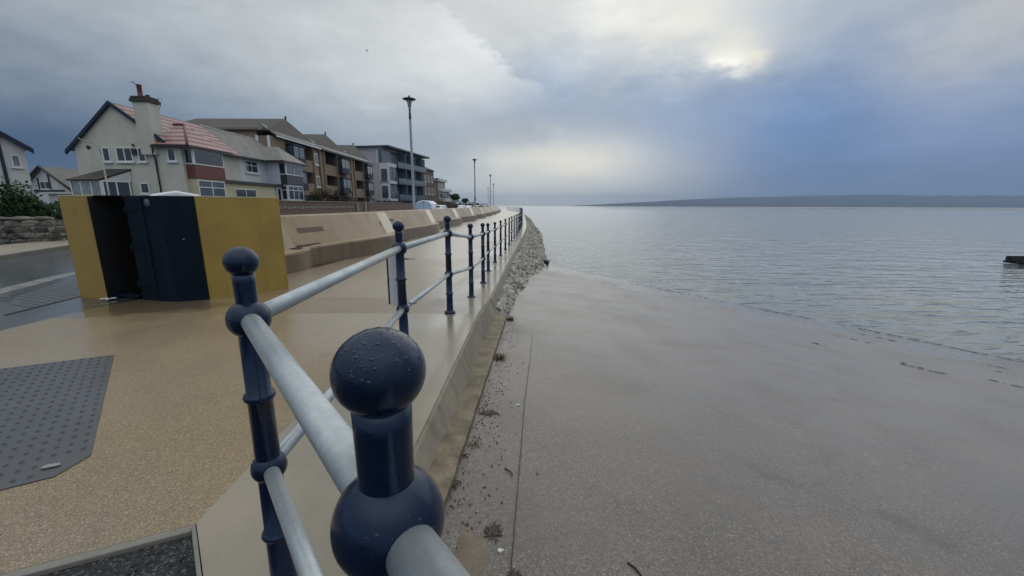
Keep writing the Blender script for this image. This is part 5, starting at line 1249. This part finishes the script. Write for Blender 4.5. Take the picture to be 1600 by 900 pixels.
# ------------------------------------------------------------------ vehicles
def shell(b, sections, mi=0):
    """loft along +Y through cross sections [(y, [(x, z) half profile])], mirrored"""
    rings = []
    for y, hp in sections:
        rings.append([(x, y, z) for x, z in hp] + [(-x, y, z) for x, z in reversed(hp)])
    n = len(rings[0]); vs = [p for r_ in rings for p in r_]
    fs = [(i*n+k, i*n+(k+1) % n, (i+1)*n+(k+1) % n, (i+1)*n+k) for i in range(len(rings)-1) for k in range(n)] + [tuple(range(n)), tuple(range((len(rings)-1)*n, len(rings)*n))]
    b.add(vs, fs, mi)
def wheels(parent, ys, hw, r_):
    for y in ys:
        for s in (-1, 1):
            w = MB().lathe([(r_*.6, -.10), (r_*.95, -.10), (r_, -.06), (r_, .06), (r_*.95, .10), (r_*.6, .10)], 22).build('wheel', M['tyre'], parent)
            w.matrix_local = Matrix.Translation((s*hw, y, r_)) @ Matrix.Rotation(R(90), 4, 'Y')
            MB().lathe([(.05, -.11), (r_*.62, -.105), (r_*.62, .105), (.05, .11)], 14).build('rim', M['rim'], w)
def make_van(paint):
    r = empty('parked_van')
    def sec(w, zt, rt): return [(w, .35), (w+.02, .8), (w, 1.15), (w-.05, zt-.34), (w-.14, zt-.17), (w-.36, zt-.04), (0.01, zt+.07)]
    b = MB(); shell(b, [(0, sec(.90, 1.90, 0)), (.06, sec(.94, 1.96, 0)), (3.2, sec(.95, 1.98, 0)), (3.7, sec(.95, 1.90, 0)), (4.45, [(.94, .35), (.96, .8), (.94, 1.10), (.86, 1.25), (.80, 1.30), (.6, 1.33), (.01, 1.35)]), (5.15, [(.88, .35), (.92, .7), (.90, .95), (.84, 1.02), (.78, 1.06), (.6, 1.08), (.01, 1.10)]), (5.3, [(.8, .4), (.85, .65), (.82, .85), (.76, .9), (.7, .93), (.5, .95), (.01, .96)])]); b.build('body', paint, r, .02)
    b = MB(); b.box(-.008, .008, -.006, .02, .5, 1.85); b.box(-.12, .12, -.03, .02, 1.78, 1.83); b.build('door_gap', M['trim'], r)
    b = MB(); b.add([(-.66, 3.86, 1.82), (.66, 3.86, 1.82), (.74, 4.42, 1.345), (-.74, 4.42, 1.345), (-.66, 3.80, 1.80), (.66, 3.80, 1.80), (.74, 4.36, 1.33), (-.74, 4.36, 1.33)], [(0, 1, 2, 3), (7, 6, 5, 4), (0, 4, 5, 1), (3, 2, 6, 7), (0, 3, 7, 4), (1, 5, 6, 2)]); b.build('windscreen', M['carglass'], r)
    for s in (-1, 1):
        MB().add([(s*.955, 3.0, 1.2), (s*.955, 4.1, 1.2), (s*.90, 3.65, 1.68), (s*.90, 3.0, 1.68), (s*.90, 3.0, 1.2), (s*.90, 4.1, 1.2), (s*.86, 3.65, 1.68), (s*.86, 3.0, 1.68)], [(0, 1, 2, 3), (7, 6, 5, 4), (0, 4, 5, 1), (3, 2, 6, 7), (0, 3, 7, 4), (1, 5, 6, 2)]).build('side_window', M['carglass'], r)
        MB().box(s*.86-.06, s*.86+.06, -.015, .03, .8, 1.15).build('tail_light', M['red'], r)
        MB().box(s*.68-.12, s*.68+.12, 5.2, 5.29, .66, .82).build('headlight', M['lens'], r)
        MB().box(s*1.08-.10, s*1.08+.10, 3.85, 3.95, 1.2, 1.42).build('mirror', M['trim'], r)
    MB().box(-.88, .88, -.06, .05, .33, .52).build('bumper', M['trim'], r, .02)
    wheels(r, (1.0, 4.35), .82, .33)
    return r
def make_car(paint, hgt=1.48):
    r = empty('parked_car'); k = hgt/1.48
    def s1(w, z1, wt, zt): return [(w, .30), (w+.03, .6), (w, z1), (wt+.02, z1+.03), (wt-.03, zt-.04), (wt-.15, zt), (.01, zt+.015)]
    b = MB(); shell(b, [(0, s1(.72, .82, .66, .9)), (.12, s1(.80, .92, .70, 1.0)), (.55, s1(.84, .96, .66, 1.36*k)), (1.0, s1(.86, .96, .64, 1.46*k)), (2.0, s1(.87, .95, .64, 1.48*k)), (2.6, s1(.87, .94, .66, 1.40*k)), (3.2, s1(.86, .92, .74, 1.0)), (3.95, s1(.82, .82, .70, .88)), (4.2, s1(.70, .68, .60, .72))]); b.build('body', paint, r, .02)
    MB().add([(-.60, .17, 1.03), (.60, .17, 1.03), (.54, .50, 1.33*k), (-.54, .50, 1.33*k), (-.60, .23, 1.02), (.60, .23, 1.02), (.54, .56, 1.31*k), (-.54, .56, 1.31*k)], [(0, 1, 2, 3), (7, 6, 5, 4), (0, 4, 5, 1), (3, 2, 6, 7), (0, 3, 7, 4), (1, 5, 6, 2)]).build('rear_window', M['carglass'], r)
    MB().add([(-.66, 3.16, 1.03), (.66, 3.16, 1.03), (.58, 2.66, 1.39*k), (-.58, 2.66, 1.39*k), (-.66, 3.08, 1.02), (.66, 3.08, 1.02), (.58, 2.6, 1.37*k), (-.58, 2.6, 1.37*k)], [(0, 1, 2, 3), (7, 6, 5, 4), (0, 4, 5, 1), (3, 2, 6, 7), (0, 3, 7, 4), (1, 5, 6, 2)]).build('windscreen', M['carglass'], r)
    for s in (-1, 1):
        for ya, yb, yc, yd in ((.62, 1.72, 1.70, .82), (1.80, 2.98, 2.55, 1.80)):
            MB().add([(s*.72, ya, 1.0), (s*.72, yb, 1.0), (s*.665, yc, 1.38*k), (s*.665, yd, 1.38*k), (s*.62, ya, 1.0), (s*.62, yb, 1.0), (s*.58, yc, 1.38*k), (s*.58, yd, 1.38*k)], [(0, 1, 2, 3), (7, 6, 5, 4), (0, 4, 5, 1), (3, 2, 6, 7), (0, 3, 7, 4), (1, 5, 6, 2)]).build('side_window', M['carglass'], r)
        MB().box(s*.66-.10, s*.66+.10, -.015, .1, .72, .86).build('tail_light', M['red'], r, .01)
        MB().box(s*.58-.12, s*.58+.12, 4.08, 4.18, .60, .70).build('headlight', M['lens'], r, .01)
    wheels(r, (.75, 3.35), .76, .31)
    return r
v = make_van(M['vanblue']); v.location = (-10.2, 46.5, -.02); tag(v, 'pale blue white panel van parked beyond the nearest promenade lamp', 'van', 'parked vans')
v2 = make_van(M['carwhite']); v2.location = (-11.1, 13.45, -.12); v2.rotation_euler.z = R(40); tag(v2, 'white van hidden behind the flood barrier, only its domed roof showing', 'van', 'parked vans')
CARS = [(-10.2, 56.5, 'carwhite', 1.50, 'white car parked directly in front of the pale blue van'), (-9.4, 74, 'carwhite', 1.50, 'white car with dark windows, second beyond the blue van'), (-8.9, 81, 'carwhite', 1.42, 'white car behind the far wall, third beyond the blue van'),
        (-8.3, 92, 'cargrey', 1.50, 'silver car parked left of the second promenade lamp'), (-7.7, 99, 'cardark', 1.62, 'dark car right of the second promenade lamp mast'), (-7.6, 110, 'cargrey', 1.46, 'farthest silver car near the end of the wall')]
for x, y, p, hg, lb in CARS:
    c = make_car(M[p], hg); c.location = (x, y, -.02); c.rotation_euler.z = R(1); tag(c, lb, 'car', 'cars parked behind the flood wall')

# ------------------------------------------------------------------ air
b = MB(); b.box(-8000, 8000, -2500, 8000, -4.2, 190); hz = b.build('haze', [])
mt = bpy.data.materials.new('sea_air'); mt.use_nodes = True; N = mt.node_tree.nodes
for n_ in list(N):
    if n_.type != 'OUTPUT_MATERIAL': N.remove(n_)
vol = N.new('ShaderNodeVolumePrincipled'); vol.inputs['Color'].default_value = (.48, .66, .94, 1); vol.inputs['Density'].default_value = 1.5e-4; vol.inputs['Anisotropy'].default_value = .2
out = [n_ for n_ in N if n_.type == 'OUTPUT_MATERIAL'][0]; mt.node_tree.links.new(vol.outputs[0], out.inputs['Volume'])
hz.data.materials.append(mt); tag(hz, kind='stuff')
